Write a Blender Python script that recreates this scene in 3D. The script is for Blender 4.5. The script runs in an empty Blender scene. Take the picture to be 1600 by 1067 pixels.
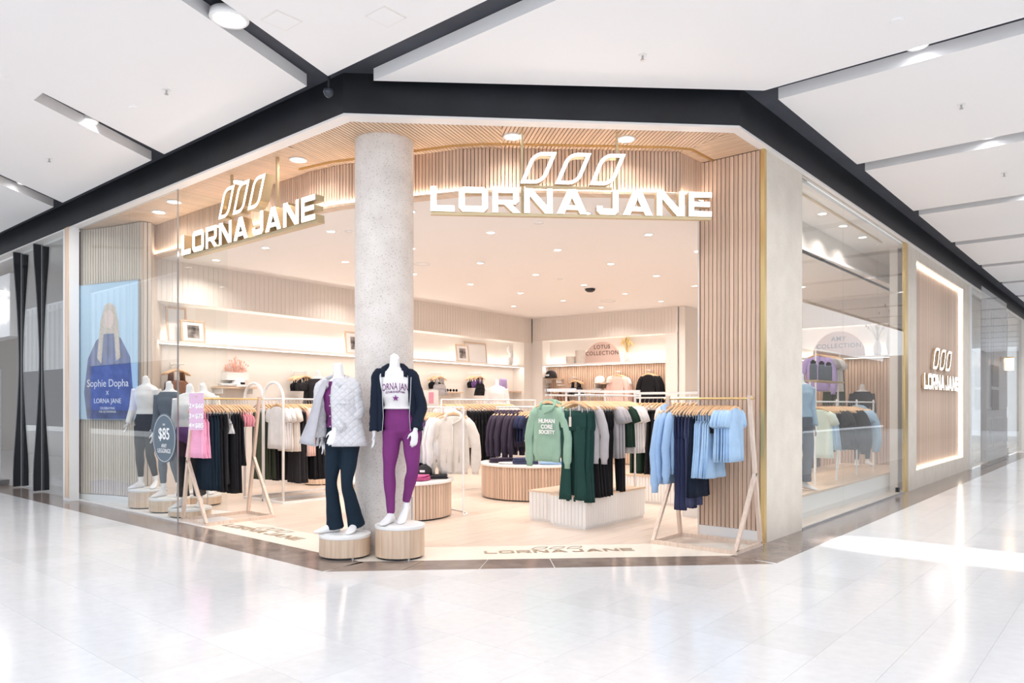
import bpy, bmesh, math, random
from mathutils import Vector, Matrix
from mathutils.bvhtree import BVHTree
random.seed(7)
PI = math.pi
R = math.radians
sc = bpy.context.scene
COL = sc.collection
# ------------------------------------------------------------------ camera, world, exposure
H = 1.42
ANG = R(40.4957)
CA, SA = math.cos(ANG), math.sin(ANG)
cd = bpy.data.cameras.new('camera')
cam = bpy.data.objects.new('camera', cd)
COL.objects.link(cam)
cam.location = (0, 0, H)
cam.rotation_euler = (R(90), 0, ANG - R(90))
cd.sensor_width = 36
cd.lens = 36 * 1164 / 1600
cd.shift_y = (632 - 533.5) / 1600
cd.clip_end = 300
sc.camera = cam
w = bpy.data.worlds.new('daylight')
sc.world = w
w.use_nodes = True
bg = w.node_tree.nodes['Background']
bg.inputs[0].default_value = (0.89, 0.935, 1.0, 1)
bg.inputs[1].default_value = 1.62
sc.view_settings.view_transform = 'Standard'
sc.view_settings.look = 'None'
sc.view_settings.gamma = 1
sc.view_settings.use_curve_mapping = False
sc.view_settings.exposure = 0.2
sc.cycles.max_bounces = 8
sc.cycles.diffuse_bounces = 4
sc.cycles.transparent_max_bounces = 16
sc.cycles.sample_clamp_indirect = 6
DOWN_W, SOFFIT_W, MALL_W = 13.0, 4.0, 18.0


def spot(loc, watts, size=.12, color=(1, .90, .83), name='downlight_or_fill_lamp', spread=R(140)):
    l = bpy.data.lights.new(name, 'AREA')
    l.shape = 'DISK'
    l.size = size
    l.energy = watts
    l.color = color
    l.spread = spread
    o = bpy.data.objects.new(name, l)
    COL.objects.link(o)
    o.location = loc
    return o


def strip_light(p0, p1, watts, down=True, color=(1, .88, .78), width=.03, tilt=0):
    """LED strip running from p0 to p1"""
    l = bpy.data.lights.new('led_lamp', 'AREA')
    l.shape = 'RECTANGLE'
    a, b = Vector(p0), Vector(p1)
    d = b - a
    l.size = d.length
    l.size_y = width
    l.energy = watts
    l.color = color
    o = bpy.data.objects.new('led_lamp', l)
    COL.objects.link(o)
    o.location = (a + b) / 2
    o.rotation_euler = ((0 if down else PI) + tilt, 0, math.atan2(d.y, d.x))
    return o


def beam_of_daylight(target, direction, dist, sx, sy, watts):
    l = bpy.data.lights.new('daylight_beam', 'AREA')
    l.shape = 'RECTANGLE'
    l.size, l.size_y = sx, sy
    l.energy = watts
    l.spread = R(5)
    o = bpy.data.objects.new('daylight_beam', l)
    COL.objects.link(o)
    d = Vector(direction).normalized()
    o.location = Vector(target) - d * dist
    o.rotation_euler = d.to_track_quat('-Z', 'Y').to_euler()


beam_of_daylight((8.1, .9, 0), (0, .74, -.67), 8, .34, 1.75, 160)


# ------------------------------------------------------------------ materials
def new_mat(name):
    m = bpy.data.materials.new(name)
    m.use_nodes = True
    nt = m.node_tree
    return m, nt, nt.nodes['Principled BSDF']


def flat(name, c, rough=.6, metal=0, bump=0, bscale=60, var=0, vscale=6, spec=.5):
    m, nt, p = new_mat(name)
    p.inputs['Base Color'].default_value = (*c, 1)
    p.inputs['Roughness'].default_value = rough
    p.inputs['Metallic'].default_value = metal
    p.inputs['Specular IOR Level'].default_value = spec
    tc = nt.nodes.new('ShaderNodeTexCoord')
    if var:
        n = nt.nodes.new('ShaderNodeTexNoise')
        n.inputs['Scale'].default_value = vscale
        n.inputs['Detail'].default_value = 5
        r = nt.nodes.new('ShaderNodeValToRGB')
        r.color_ramp.elements[0].position = .3
        r.color_ramp.elements[1].position = .7
        r.color_ramp.elements[0].color = (*[max(0, v * (1 - var)) for v in c], 1)
        r.color_ramp.elements[1].color = (*[min(1, v * (1 + var)) for v in c], 1)
        nt.links.new(tc.outputs['Object'], n.inputs['Vector'])
        nt.links.new(n.outputs['Fac'], r.inputs['Fac'])
        nt.links.new(r.outputs[0], p.inputs['Base Color'])
    if bump:
        n = nt.nodes.new('ShaderNodeTexNoise')
        n.inputs['Scale'].default_value = bscale
        n.inputs['Detail'].default_value = 4
        b = nt.nodes.new('ShaderNodeBump')
        b.inputs['Strength'].default_value = bump
        b.inputs['Distance'].default_value = .01
        nt.links.new(tc.outputs['Object'], n.inputs['Vector'])
        nt.links.new(n.outputs['Fac'], b.inputs['Height'])
        nt.links.new(b.outputs[0], p.inputs['Normal'])
    return m


def wood(name, c1, c2, axis=2, rough=.45, rnd=.12):
    """grain stretched along one axis, tone differing from piece to piece"""
    m, nt, p = new_mat(name)
    tc = nt.nodes.new('ShaderNodeTexCoord')
    mp = nt.nodes.new('ShaderNodeMapping')
    s = [22, 22, 22]
    s[axis] = 1.2
    mp.inputs['Scale'].default_value = s
    n = nt.nodes.new('ShaderNodeTexNoise')
    n.inputs['Scale'].default_value = 1.6
    n.inputs['Detail'].default_value = 6
    r = nt.nodes.new('ShaderNodeValToRGB')
    r.color_ramp.elements[0].position = .3
    r.color_ramp.elements[1].position = .72
    r.color_ramp.elements[0].color = (*c1, 1)
    r.color_ramp.elements[1].color = (*c2, 1)
    oi = nt.nodes.new('ShaderNodeObjectInfo')
    hs = nt.nodes.new('ShaderNodeHueSaturation')
    mr = nt.nodes.new('ShaderNodeMapRange')
    mr.inputs['To Min'].default_value = 1 - rnd
    mr.inputs['To Max'].default_value = 1 + rnd
    nt.links.new(oi.outputs['Random'], mr.inputs['Value'])
    nt.links.new(mr.outputs[0], hs.inputs['Value'])
    nt.links.new(tc.outputs['Object'], mp.inputs['Vector'])
    nt.links.new(mp.outputs[0], n.inputs['Vector'])
    nt.links.new(n.outputs['Fac'], r.inputs['Fac'])
    nt.links.new(r.outputs[0], hs.inputs['Color'])
    nt.links.new(hs.outputs[0], p.inputs['Base Color'])
    p.inputs['Roughness'].default_value = rough
    return m


def emis(name, c, s):
    m, nt, p = new_mat(name)
    p.inputs['Base Color'].default_value = (*c, 1)
    p.inputs['Emission Color'].default_value = (*c, 1)
    p.inputs['Emission Strength'].default_value = s
    return m


def glass_mat(name, tint=(.97, .985, .98), ior=1.36):
    m, nt, p = new_mat(name)
    nt.nodes.remove(p)
    out = nt.nodes['Material Output']
    t = nt.nodes.new('ShaderNodeBsdfTransparent')
    t.inputs[0].default_value = (*tint, 1)
    g = nt.nodes.new('ShaderNodeBsdfGlossy')
    g.inputs['Roughness'].default_value = .01
    f = nt.nodes.new('ShaderNodeFresnel')
    ge = nt.nodes.new('ShaderNodeNewGeometry')
    mr = nt.nodes.new('ShaderNodeMapRange')         # same reflectance on both faces of the sheet
    mr.inputs['To Min'].default_value = ior
    mr.inputs['To Max'].default_value = 1 / ior
    nt.links.new(ge.outputs['Backfacing'], mr.inputs['Value'])
    nt.links.new(mr.outputs[0], f.inputs[0])
    mx = nt.nodes.new('ShaderNodeMixShader')
    nt.links.new(f.outputs[0], mx.inputs[0])
    nt.links.new(t.outputs[0], mx.inputs[1])
    nt.links.new(g.outputs[0], mx.inputs[2])
    nt.links.new(mx.outputs[0], out.inputs['Surface'])
    return m


def speckled(name, c, dark, scale, amount, rough=.8, bump=.4, vary=.06):
    m, nt, p = new_mat(name)
    tc = nt.nodes.new('ShaderNodeTexCoord')
    v = nt.nodes.new('ShaderNodeTexVoronoi')
    v.inputs['Scale'].default_value = scale
    n2 = nt.nodes.new('ShaderNodeTexNoise')
    n2.inputs['Scale'].default_value = scale * .12
    n2.inputs['Detail'].default_value = 6
    r = nt.nodes.new('ShaderNodeValToRGB')
    r.color_ramp.elements[0].position = amount
    r.color_ramp.elements[1].position = amount + .12
    r.color_ramp.elements[0].color = (*dark, 1)
    r.color_ramp.elements[1].color = (*c, 1)
    mx = nt.nodes.new('ShaderNodeMixRGB')
    mx.blend_type = 'MULTIPLY'
    mx.inputs[0].default_value = 1
    r2 = nt.nodes.new('ShaderNodeValToRGB')
    r2.color_ramp.elements[0].position = .35
    r2.color_ramp.elements[1].position = .65
    r2.color_ramp.elements[0].color = (1 - 2 * vary, 1 - 2.2 * vary, 1 - 2.4 * vary, 1)
    r2.color_ramp.elements[1].color = (1, 1, 1, 1)
    nt.links.new(tc.outputs['Object'], v.inputs['Vector'])
    nt.links.new(tc.outputs['Object'], n2.inputs['Vector'])
    nt.links.new(v.outputs['Distance'], r.inputs['Fac'])
    nt.links.new(n2.outputs['Fac'], r2.inputs['Fac'])
    nt.links.new(r.outputs[0], mx.inputs[1])
    nt.links.new(r2.outputs[0], mx.inputs[2])
    nt.links.new(mx.outputs[0], p.inputs['Base Color'])
    p.inputs['Roughness'].default_value = rough
    b = nt.nodes.new('ShaderNodeBump')
    b.inputs['Strength'].default_value = bump
    b.inputs['Distance'].default_value = .004
    nt.links.new(r.outputs[0], b.inputs['Height'])
    nt.links.new(b.outputs[0], p.inputs['Normal'])
    return m


M = {}
M['panel'] = flat('white_ceiling_board', (.88, .87, .875), .6)
M['dark'] = flat('navy_black_paint', (.0045, .006, .010), .5, var=.5, vscale=2.2, bump=.15, bscale=9)
M['dark2'] = flat('dark_void_paint', (.045, .050, .065), .7, var=.2, vscale=2)
M['trim'] = flat('white_trim_paint', (.80, .77, .75), .4)
M['wallw'] = flat('warm_white_wall_paint', (.80, .76, .72), .6)
M['groove'] = flat('warm_white_grooved_board', (.76, .70, .65), .6)
M['shopceil'] = flat('shop_ceiling_paint', (.86, .83, .815), .6)
M['slat'] = wood('oak_slat', (.54, .375, .275), (.72, .54, .42), 2, .5)
M['slatx'] = wood('oak_soffit_slat', (.56, .375, .25), (.74, .55, .40), 0, .5, .07)
M['slatb'] = flat('slat_backing', (.22, .12, .075), .8)
M['oak'] = wood('pale_oak', (.62, .44, .31), (.78, .62, .48), 2, .4, .04)
M['oakx'] = wood('pale_oak_boards', (.62, .45, .32), (.77, .61, .47), 0, .4, .05)
M['plank'] = wood('limed_oak_floorboard', (.62, .51, .43), (.74, .635, .55), 0, .28, .05)
M['greyslat'] = wood('greyed_oak_slat', (.55, .45, .37), (.70, .61, .52), 2, .5, .08)
M['conc'] = speckled('shell_concrete', (.76, .705, .665), (.50, .42, .38), 48, .15, .85, .5, .05)
M['trav'] = speckled('travertine', (.75, .685, .60), (.58, .49, .40), 34, .08, .7, .25, .04)
M['terr'] = speckled('cream_terrazzo', (.86, .80, .71), (.72, .62, .50), 90, .10, .25, 0, .02)
M['stone'] = flat('grey_brown_border_stone', (.235, .185, .16), .16, var=.22, vscale=5)
for i, c in enumerate([(.745, .74, .745), (.73, .727, .732), (.755, .748, .745), (.705, .70, .70)]):
    M['tile%d' % i] = flat('polished_pale_tile', c, .13, var=.035, vscale=14)
M['grout'] = flat('grout', (.66, .655, .65), .6)
M['glass'] = glass_mat('shopfront_glass')
M['brass'] = flat('brushed_brass', (.72, .52, .24), .3, 1)
M['brasspaint'] = flat('champagne_brass', (.60, .48, .30), .35, .7)
M['steel'] = flat('grey_steel', (.45, .46, .48), .3, 1)
M['blackm'] = flat('black_metal', (.012, .013, .018), .4)
M['sign'] = emis('lit_sign_face', (1, .985, .96), 2.6)
M['led'] = emis('led_strip', (1, .90, .78), 4.0)
M['lamp'] = emis('lamp_lens', (1, .95, .88), 14)
M['lampc'] = emis('mall_lamp_lens', (.95, .97, 1), 12)
M['white'] = flat('white_satin', (.84, .83, .82), .35)
M['whitem'] = flat('white_powder_coat', (.86, .85, .84), .3)
M['skin'] = flat('mannequin_white', (.86, .85, .86), .3)
M['pinkb'] = flat('blush_board', (.70, .52, .46), .7)
M['inkbrown'] = flat('brown_lettering', (.16, .10, .08), .7)
M['inkwhite'] = flat('white_lettering', (.9, .9, .9), .6)
M['inkgold'] = flat('inlaid_brass_lettering', (.33, .25, .17), .4, .3)
M['hang'] = wood('hanger_maple', (.72, .44, .24), (.86, .60, .38), 0, .4, .12)
M['beam'] = wood('ash_rack_timber', (.66, .50, .40), (.80, .66, .56), 2, .45, .03)
M['plaster'] = flat('white_plinth_board', (.82, .80, .78), .5)


def fab(key, c, rough=.85, var=.06):
    M[key] = flat(key, c, rough, var=var, vscale=9, bump=.25, bscale=38, spec=.25)


for k, c in dict(lightblue=(.34, .50, .74), skyblue=(.42, .60, .82), navy=(.028, .035, .085), indigo=(.055, .065, .13),
                 black=(.010, .010, .013), charcoal=(.030, .028, .032), pink=(.90, .42, .60), rose=(.72, .30, .36), blush=(.80, .56, .50),
                 whitecloth=(.78, .76, .76), cream=(.74, .68, .62), sage=(.30, .47, .37), darkgreen=(.014, .052, .046), forest=(.018, .045, .032),
                 grey=(.46, .44, .46), lilac=(.40, .32, .58), violet=(.17, .085, .27), plum=(.20, .035, .20), magenta=(.19, .035, .17),
                 jacket=(.66, .65, .68), lining=(.50, .49, .53), bluegreen=(.008, .019, .034), darknavy=(.008, .014, .030), brown=(.22, .11, .07),
                 mint=(.66, .74, .66), denim=(.36, .48, .60), aubergine=(.045, .035, .06), olive=(.07, .085, .06), slate=(.10, .12, .15), hotpink=(.52, .10, .25)).items():
    fab(k, c)


# ------------------------------------------------------------------ mesh builder
class MB:
    def __init__(s):
        s.v, s.f, s.mi = [], [], []

    def face(s, idx, mi=0):
        s.f.append(idx)
        s.mi.append(mi)

    def box(s, x0, x1, y0, y1, z0, z1, mi=0, rot=None, piv=(0, 0)):
        p = [(x, y, z) for z in (z0, z1) for x, y in ((x0, y0), (x1, y0), (x1, y1), (x0, y1))]
        if rot:
            c, q = math.cos(rot), math.sin(rot)
            p = [(piv[0] + (x - piv[0]) * c - (y - piv[1]) * q, piv[1] + (x - piv[0]) * q + (y - piv[1]) * c, z) for x, y, z in p]
        b = len(s.v)
        s.v += p
        for f in ((3, 2, 1, 0), (4, 5, 6, 7), (0, 1, 5, 4), (1, 2, 6, 5), (2, 3, 7, 6), (3, 0, 4, 7)):
            s.face([b + i for i in f], mi)
        return s

    def prism(s, poly, z0, z1, mi=0, top=True, bot=True):
        a = sum(poly[i][0] * poly[(i + 1) % len(poly)][1] - poly[(i + 1) % len(poly)][0] * poly[i][1] for i in range(len(poly)))
        if a < 0:
            poly = poly[::-1]
        n, b = len(poly), len(s.v)
        s.v += [(x, y, z0) for x, y in poly] + [(x, y, z1) for x, y in poly]
        if bot: s.face([b + i for i in range(n)][::-1], mi)
        if top: s.face([b + n + i for i in range(n)], mi)
        for i in range(n):
            j = (i + 1) % n
            s.face([b + i, b + j, b + n + j, b + n + i], mi)
        return s

    def plate(s, poly, y0, y1, mf=0, ms=1):
        """polygon in the x,z plane extruded from y0 (front) to y1"""
        a = sum(poly[i][0] * poly[(i + 1) % len(poly)][1] - poly[(i + 1) % len(poly)][0] * poly[i][1] for i in range(len(poly)))
        if a < 0:
            poly = poly[::-1]
        n, b = len(poly), len(s.v)
        s.v += [(x, y0, z) for x, z in poly] + [(x, y1, z) for x, z in poly]
        s.face([b + i for i in range(n)], mf)
        s.face([b + n + i for i in range(n)][::-1], ms)
        for i in range(n):
            j = (i + 1) % n
            s.face([b + j, b + i, b + n + i, b + n + j], ms)
        return s

    def ringplate(s, outer, inner, y0, y1, mf=0, ms=1):
        n, b = len(outer), len(s.v)
        for y in (y0, y1):
            s.v += [(x, y, z) for x, z in outer] + [(x, y, z) for x, z in inner]
        for i in range(n):
            j = (i + 1) % n
            s.face([b + i, b + j, b + n + j, b + n + i], mf)
            s.face([b + 2 * n + i, b + 3 * n + i, b + 3 * n + j, b + 2 * n + j], ms)
            s.face([b + j, b + i, b + 2 * n + i, b + 2 * n + j], ms)
            s.face([b + n + i, b + n + j, b + 3 * n + j, b + 3 * n + i], ms)
        return s

    def rings(s, rings, cap0=True, cap1=True, mi=0, closed=True):
        n, b = len(rings[0]), len(s.v)
        for r in rings:
            s.v += [tuple(p) for p in r]
        for k in range(len(rings) - 1):
            for i in range(n if closed else n - 1):
                j = (i + 1) % n
                s.face([b + k * n + i, b + k * n + j, b + (k + 1) * n + j, b + (k + 1) * n + i], mi)
        if closed and cap0: s.face([b + i for i in range(n)][::-1], mi)
        if closed and cap1: s.face([b + (len(rings) - 1) * n + i for i in range(n)], mi)
        return s

    def cyl(s, x, y, z0, z1, r, n=24, r1=None, mi=0):
        r1 = r if r1 is None else r1
        return s.rings([[(x + q * math.cos(2 * PI * i / n), y + q * math.sin(2 * PI * i / n), z) for i in range(n)] for z, q in ((z0, r), (z1, r1))], mi=mi)

    def lathe(s, prof, x=0, y=0, n=24, mi=0):
        return s.rings([[(x + q * math.cos(2 * PI * i / n), y + q * math.sin(2 * PI * i / n), z) for i in range(n)] for q, z in prof], mi=mi)

    def tube(s, pts, r, n=8, mi=0, closed_path=False):
        pts = [Vector(p) for p in pts]
        rr = r if isinstance(r, (list, tuple)) else [r] * len(pts)
        rs, prev = [], None
        for i, p in enumerate(pts):
            d = (pts[min(i + 1, len(pts) - 1)] - pts[max(i - 1, 0)]).normalized()
            if prev is None:
                u = d.cross(Vector((0, 0, 1)))
                if u.length < .1: u = d.cross(Vector((0, 1, 0)))
            else:
                u = prev - d * prev.dot(d)
            u.normalize()
            prev = u
            q = d.cross(u)
            e = rr[i] if isinstance(rr[i], tuple) else (rr[i], rr[i])
            rs.append([p + u * e[0] * math.cos(2 * PI * k / n) + q * e[1] * math.sin(2 * PI * k / n) for k in range(n)])
        return s.rings(rs, mi=mi)

    def blob(s, c, r, n=12, m=8, mi=0):
        rr = r if isinstance(r, (list, tuple)) else (r, r, r)
        s.rings([[(c[0] + rr[0] * math.sin(PI * (j + .02) / (m + .04)) * math.cos(2 * PI * i / n), c[1] + rr[1] * math.sin(PI * (j + .02) / (m + .04)) * math.sin(2 * PI * i / n),
                   c[2] - rr[2] * math.cos(PI * (j + .02) / (m + .04))) for i in range(n)] for j in range(m + 1)], mi=mi)
        return s

    def mesh(s, name, mats=(), smooth=False):
        me = bpy.data.meshes.new(name)
        me.from_pydata([tuple(p) for p in s.v], [], s.f)
        for m in mats:
            me.materials.append(m)
        me.polygons.foreach_set('material_index', s.mi)
        if smooth:
            me.polygons.foreach_set('use_smooth', [True] * len(me.polygons))
        me.update()
        return me


def link(name, me, parent=None, loc=(0, 0, 0), rz=0, mat=None):
    o = bpy.data.objects.new(name, me)
    COL.objects.link(o)
    o.parent = parent
    o.location = loc
    o.rotation_euler = (0, 0, rz)
    if mat is not None and me is not None:
        o.material_slots[0].link = 'OBJECT'
        o.material_slots[0].material = mat
    return o


def ob(name, mb, mats, parent=None, loc=(0, 0, 0), rz=0, smooth=False, **tags):
    if not isinstance(mats, (list, tuple)): mats = [mats]
    o = link(name, mb.mesh(name, mats, smooth), parent, loc, rz)
    tag(o, **tags)
    return o


def tag(o, label=None, cat=None, group=None, kind=None):
    if label: o['label'] = label
    if cat: o['category'] = cat
    if group: o['group'] = group
    if kind: o['kind'] = kind
    return o


def struct(name, mb, mats, label, cat, loc=(0, 0, 0), rz=0, smooth=False):
    return ob(name, mb, mats, None, loc, rz, smooth, label=label, cat=cat, kind='structure')


def thing(name, label, cat, loc=(0, 0, 0), rz=0, group=None, kind=None):
    return tag(link(name, None, None, loc, rz), label, cat, group, kind)


def smooth_mod(o, angle=40):
    me = o.data
    me.polygons.foreach_set('use_smooth', [True] * len(me.polygons))
    m = o.modifiers.new('edges', 'EDGE_SPLIT')
    m.split_angle = R(angle)


def at(px, d):
    """plan position of the sight line through column px at depth d (for survey points)"""
    r = (px - 800) / 1164 * d
    return (r * SA + d * CA, -r * CA + d * SA)


def clip(poly, a, b, c):
    """keep a*x+b*y <= c"""
    out = []
    for i in range(len(poly)):
        p, q = poly[i], poly[(i + 1) % len(poly)]
        fp, fq = a * p[0] + b * p[1] - c, a * q[0] + b * q[1] - c
        if fp <= 0: out.append(p)
        if fp * fq < 0:
            t = fp / (fp - fq)
            out.append((p[0] + t * (q[0] - p[0]), p[1] + t * (q[1] - p[1])))
    return out


def convex_clip(poly, region):
    """clip poly by convex ccw region"""
    for i in range(len(region)):
        p, q = region[i], region[(i + 1) % len(region)]
        a, b = q[1] - p[1], -(q[0] - p[0])
        poly = clip(poly, a, b, a * p[0] + b * p[1])
        if len(poly) < 3: return []
    return poly


def area(p):
    return abs(sum(p[i][0] * p[(i + 1) % len(p)][1] - p[(i + 1) % len(p)][0] * p[i][1] for i in range(len(p)))) / 2


def text_mesh(txt, size, ext=.002, align='CENTER', space=1.0, mat=None, bold=0):
    c = bpy.data.curves.new('lettering', 'FONT')
    c.body = txt
    c.size = size
    c.extrude = ext
    c.align_x = align
    c.space_character = space
    c.offset = bold
    c.resolution_u = 3
    o = bpy.data.objects.new('lettering', c)
    COL.objects.link(o)
    dg = bpy.context.evaluated_depsgraph_get()
    me = bpy.data.meshes.new_from_object(o.evaluated_get(dg))
    bpy.data.objects.remove(o)
    bpy.data.curves.remove(c)
    me.transform(Matrix.Rotation(R(90), 4, 'X'))     # upright, facing -y
    me.materials.clear()
    me.materials.append(mat or M['inkwhite'])
    return me


# ================================================================== THE SETTING
# ---------------- mall floor: polished tiles in a grid, dark stone border
XB, YB, SB = 3.775, 2.53, 9.1           # border outer lines (x, y, x+y)
XG, YG, SG = 4.235, 2.98, 9.65          # shop lines
fb = MB().prism([(-6, -7), (XB, -7), (XB, 5.325), (XB, 46), (-6, 46)], -.05, -.003)
fb.prism([(XB, -7), (52, -7), (52, YB), (6.57, YB), (XB, 5.325)], -.05, -.003)
floor = struct('floor', fb, M['grout'], 'pale polished stone floor of the mall outside the shop', 'floor')
TX, TY = .525, .3671
tiles = []
for i in range(-19, 66):
    for j in range(-26, 118):
        x0, y0 = XB + i * TX, YB + j * TY
        cx, cy = x0 + TX / 2, y0 + TY / 2
        if cx > XB and cy > YB and x0 + y0 > SB: continue
        d = cx * CA + cy * SA
        r = cx * SA - cy * CA
        if d < 1.2 or d > 40 or abs(r) > d * .72 + .8: continue
        if d > 22 and not (cx > 6 and cy > -9): continue
        poly = [(x0 + .0006, y0 + .0006), (x0 + TX - .0006, y0 + .0006), (x0 + TX - .0006, y0 + TY - .0006), (x0 + .0006, y0 + TY - .0006)]
        if cx > XB and cy > YB: poly = clip(poly, 1, 1, SB)
        if len(poly) > 2 and area(poly) > .001: tiles.append((d if d > 3.5 else 99 + d, poly, cx, cy))
tiles.sort(key=lambda t: t[0])
tcache = {}
stuff = [MB() for _ in range(4)]
for k, (d, poly, cx, cy) in enumerate(tiles):
    mi = random.choice([0, 0, 0, 1, 1, 2, 3])
    if k < 290:
        loc = poly[0]
        if len(poly) == 4 and abs(area(poly) - (TX - .0012) * (TY - .0012)) < 1e-5:
            if mi not in tcache:
                tcache[mi] = MB().prism([(x - loc[0], y - loc[1]) for x, y in poly], -.02, 0).mesh('floor_tile', [M['tile%d' % mi]])
            link('floor_tile', tcache[mi], floor, (loc[0], loc[1], 0))
        else:
            ob('floor_tile', MB().prism(poly, -.02, 0), M['tile%d' % mi], floor)
    else:
        stuff[mi].prism(poly, -.02, 0, mi=mi, bot=False)
mb = MB()
for i, s in enumerate(stuff):
    b = len(mb.v)
    mb.v += s.v
    for f, m_ in zip(s.f, s.mi): mb.face([b + q for q in f], m_)
ob('distant_floor_tiles', mb, [M['tile%d' % i] for i in range(4)], floor, kind='stuff')
# border stones
bs = struct('floor', MB().prism([(XB, 46), (XB, 5.325), (6.57, YB), (52, YB), (52, YG), (6.67, YG), (XG, 5.415), (XG, 46)], -.05, -.004),
            M['grout'], 'grey brown stone border strip around the shopfront', 'floor')
y = 5.36
L = .62
while y < 24:
    y1 = y + L
    ob('border_stone', MB().prism([(XB + .001, y + .001), (XG - .001, y + .001), (XG - .001, y1 - .001), (XB + .001, y1 - .001)], -.02, 0), M['stone'], bs)
    y = y1
x = 6.64
while x < 26:
    x1 = x + L
    ob('border_stone', MB().prism([(x + .001, YB + .001), (x1 - .001, YB + .001), (x1 - .001, YG - .001), (x + .001, YG - .001)], -.02, 0), M['stone'], bs)
    x = x1
reg = [(XB, 5.325), (6.57, YB), (6.64, YG), (6.67, YG), (XG, 5.415), (XG, 5.36), (XB, 5.36)]
for k in range(6):
    a, b = k / 6, (k + 1) / 6
    P = lambda t, s: ((XB + .001 + (6.57 - XB) * t) if s == 0 else (XG + (6.67 - XG) * t), (5.325 + (YB - 5.325) * t) if s == 0 else (5.415 + (YG - 5.415) * t))
    q = .0012
    ob('border_stone', MB().prism([P(a + q, 0), P(b - q, 0), P(b - q, 1), P(a + q, 1)], -.02, 0), M['stone'], bs)
# cream mats at the two entrances
mat1 = struct('floor', MB().prism([(XG, 5.415), (6.67, YG), (7.45, YG), (7.45, 3.10), (4.80, 5.75), (4.80, 6.3), (XG, 6.3)], -.05, .0), M['terr'],
              'cream terrazzo threshold across the angled shop entrance', 'floor')
mat2 = struct('floor', MB().prism([(XG, 6.3), (4.80, 6.3), (4.80, 8.35), (XG, 8.35)], -.05, .0), M['terr'],
              'cream terrazzo threshold in front of the left rack', 'floor')
mat3 = struct('floor', MB().prism([(XG, 8.35), (4.80, 8.35), (4.80, 9.2), (5.1, 9.2), (4.9, 10.2), (4.65, 12.6), (XG, 12.6)], -.05, .002), M['white'],
              'white floor base inside the left shop window', 'floor')
# wooden floor, planks along x
wf = struct('floor', MB().prism([(4.0, 3.0), (18, 3.0), (18, 12.6), (4.0, 12.6)], -.09, -.055), M['grout'], 'limed oak board floor inside the shop', 'floor')
inner = [(7.45, 3.10), (7.45, YG + .04), (16.8, YG + .04), (16.8, 12.4), (4.80, 12.4), (4.80, 5.75)]
pw = .19
j = 0
pl = []
yy = 3.0
while yy < 12.4:
    x = 4.2 - random.random() * 1.5
    while x < 16.8:
        x1 = x + 1.5
        poly = [(x + .001, yy + .001), (x1 - .001, yy + .001), (x1 - .001, yy + pw - .001), (x + .001, yy + pw - .001)]
        if yy + pw <= 5.75: poly = clip(poly, -1, -1, -(10.55))
        poly = clip(clip(poly, 1, 0, 16.8), -1, 0, -4.8)
        if yy < 5.75 < yy + pw: poly = clip(poly, -1, -1, -10.55) if len(poly) > 2 else poly
        if len(poly) > 2:
            cx, cy = sum(p[0] for p in poly) / len(poly), sum(p[1] for p in poly) / len(poly)
            pl.append((cx * CA + cy * SA, poly))
        x = x1
    yy += pw
pl.sort(key=lambda t: t[0])
far = MB()
for k, (d, poly) in enumerate(pl):
    if k < 200: ob('floorboard', MB().prism(poly, -.05, 0), M['plank'], wf)
    else: far.prism(poly, -.05, 0, bot=False)
ob('distant_floorboards', far, M['plank'], wf, kind='stuff')

# ---------------- ceilings of the mall
ZP = 4.30
Q = [[(3.92, 5.47), (3.92, .95), (1.1, 4.25), (1.1, 4.44)],
     [(3.92, 5.79), (3.92, 8.61), (2.42, 7.77), (.9, 7.77), (.9, 4.61)],
     [(3.92, 8.94), (3.92, 11.78), (.9, 9.2), (.9, 7.772), (2.42, 7.772), (2.42, 8.02)],
     [(3.92, 12.14), (3.92, 15.2), (.9, 12.6), (.9, 9.56)],
     [(3.92, 15.5), (3.92, 44), (.9, 44), (.9, 12.95)],
     [(4.24, 5.24), (6.70, 2.68), (6.68, -1.5), (4.24, .6)]]
names = ['white ceiling wedge pointing at the dark fascia left of the entrance', 'large white ceiling board at upper left with a slot on each side',
         'white ceiling board above the left shop window', 'white ceiling board beyond the left shop window', 'far left run of white mall ceiling',
         'white ceiling board over the angled entrance']
for p, n in zip(Q, names):
    struct('ceiling', MB().prism(p, ZP, ZP + .11), M['panel'], n, 'ceiling')
ordn = ['first', 'second', 'third', 'fourth', 'fifth', 'sixth', 'seventh', 'eighth', 'ninth', 'tenth', 'eleventh', 'twelfth', 'thirteenth', 'fourteenth', 'fifteenth', 'sixteenth', 'seventeenth', 'eighteenth', 'nineteenth', 'twentieth']
for k in range(15):
    x0 = 6.98 + 2.83 * k
    struct('ceiling', MB().box(x0, x0 + 2.5, -1.2, 2.655, ZP, ZP + .11), M['panel'], ordn[k] + ' white ceiling board along the right walkway, counted from the entrance', 'ceiling')
struct('ceiling', MB().prism([(.9, 44), (.9, 4.4), (3.9, .9), (6.7, -1.7), (52, -1.7), (52, 2.93), (6.746, 2.93), (4.127, 5.53), (4.127, 44)], 4.415, 4.45), M['dark2'],
       'dark ceiling void above the white mall ceiling boards', 'ceiling')
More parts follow.
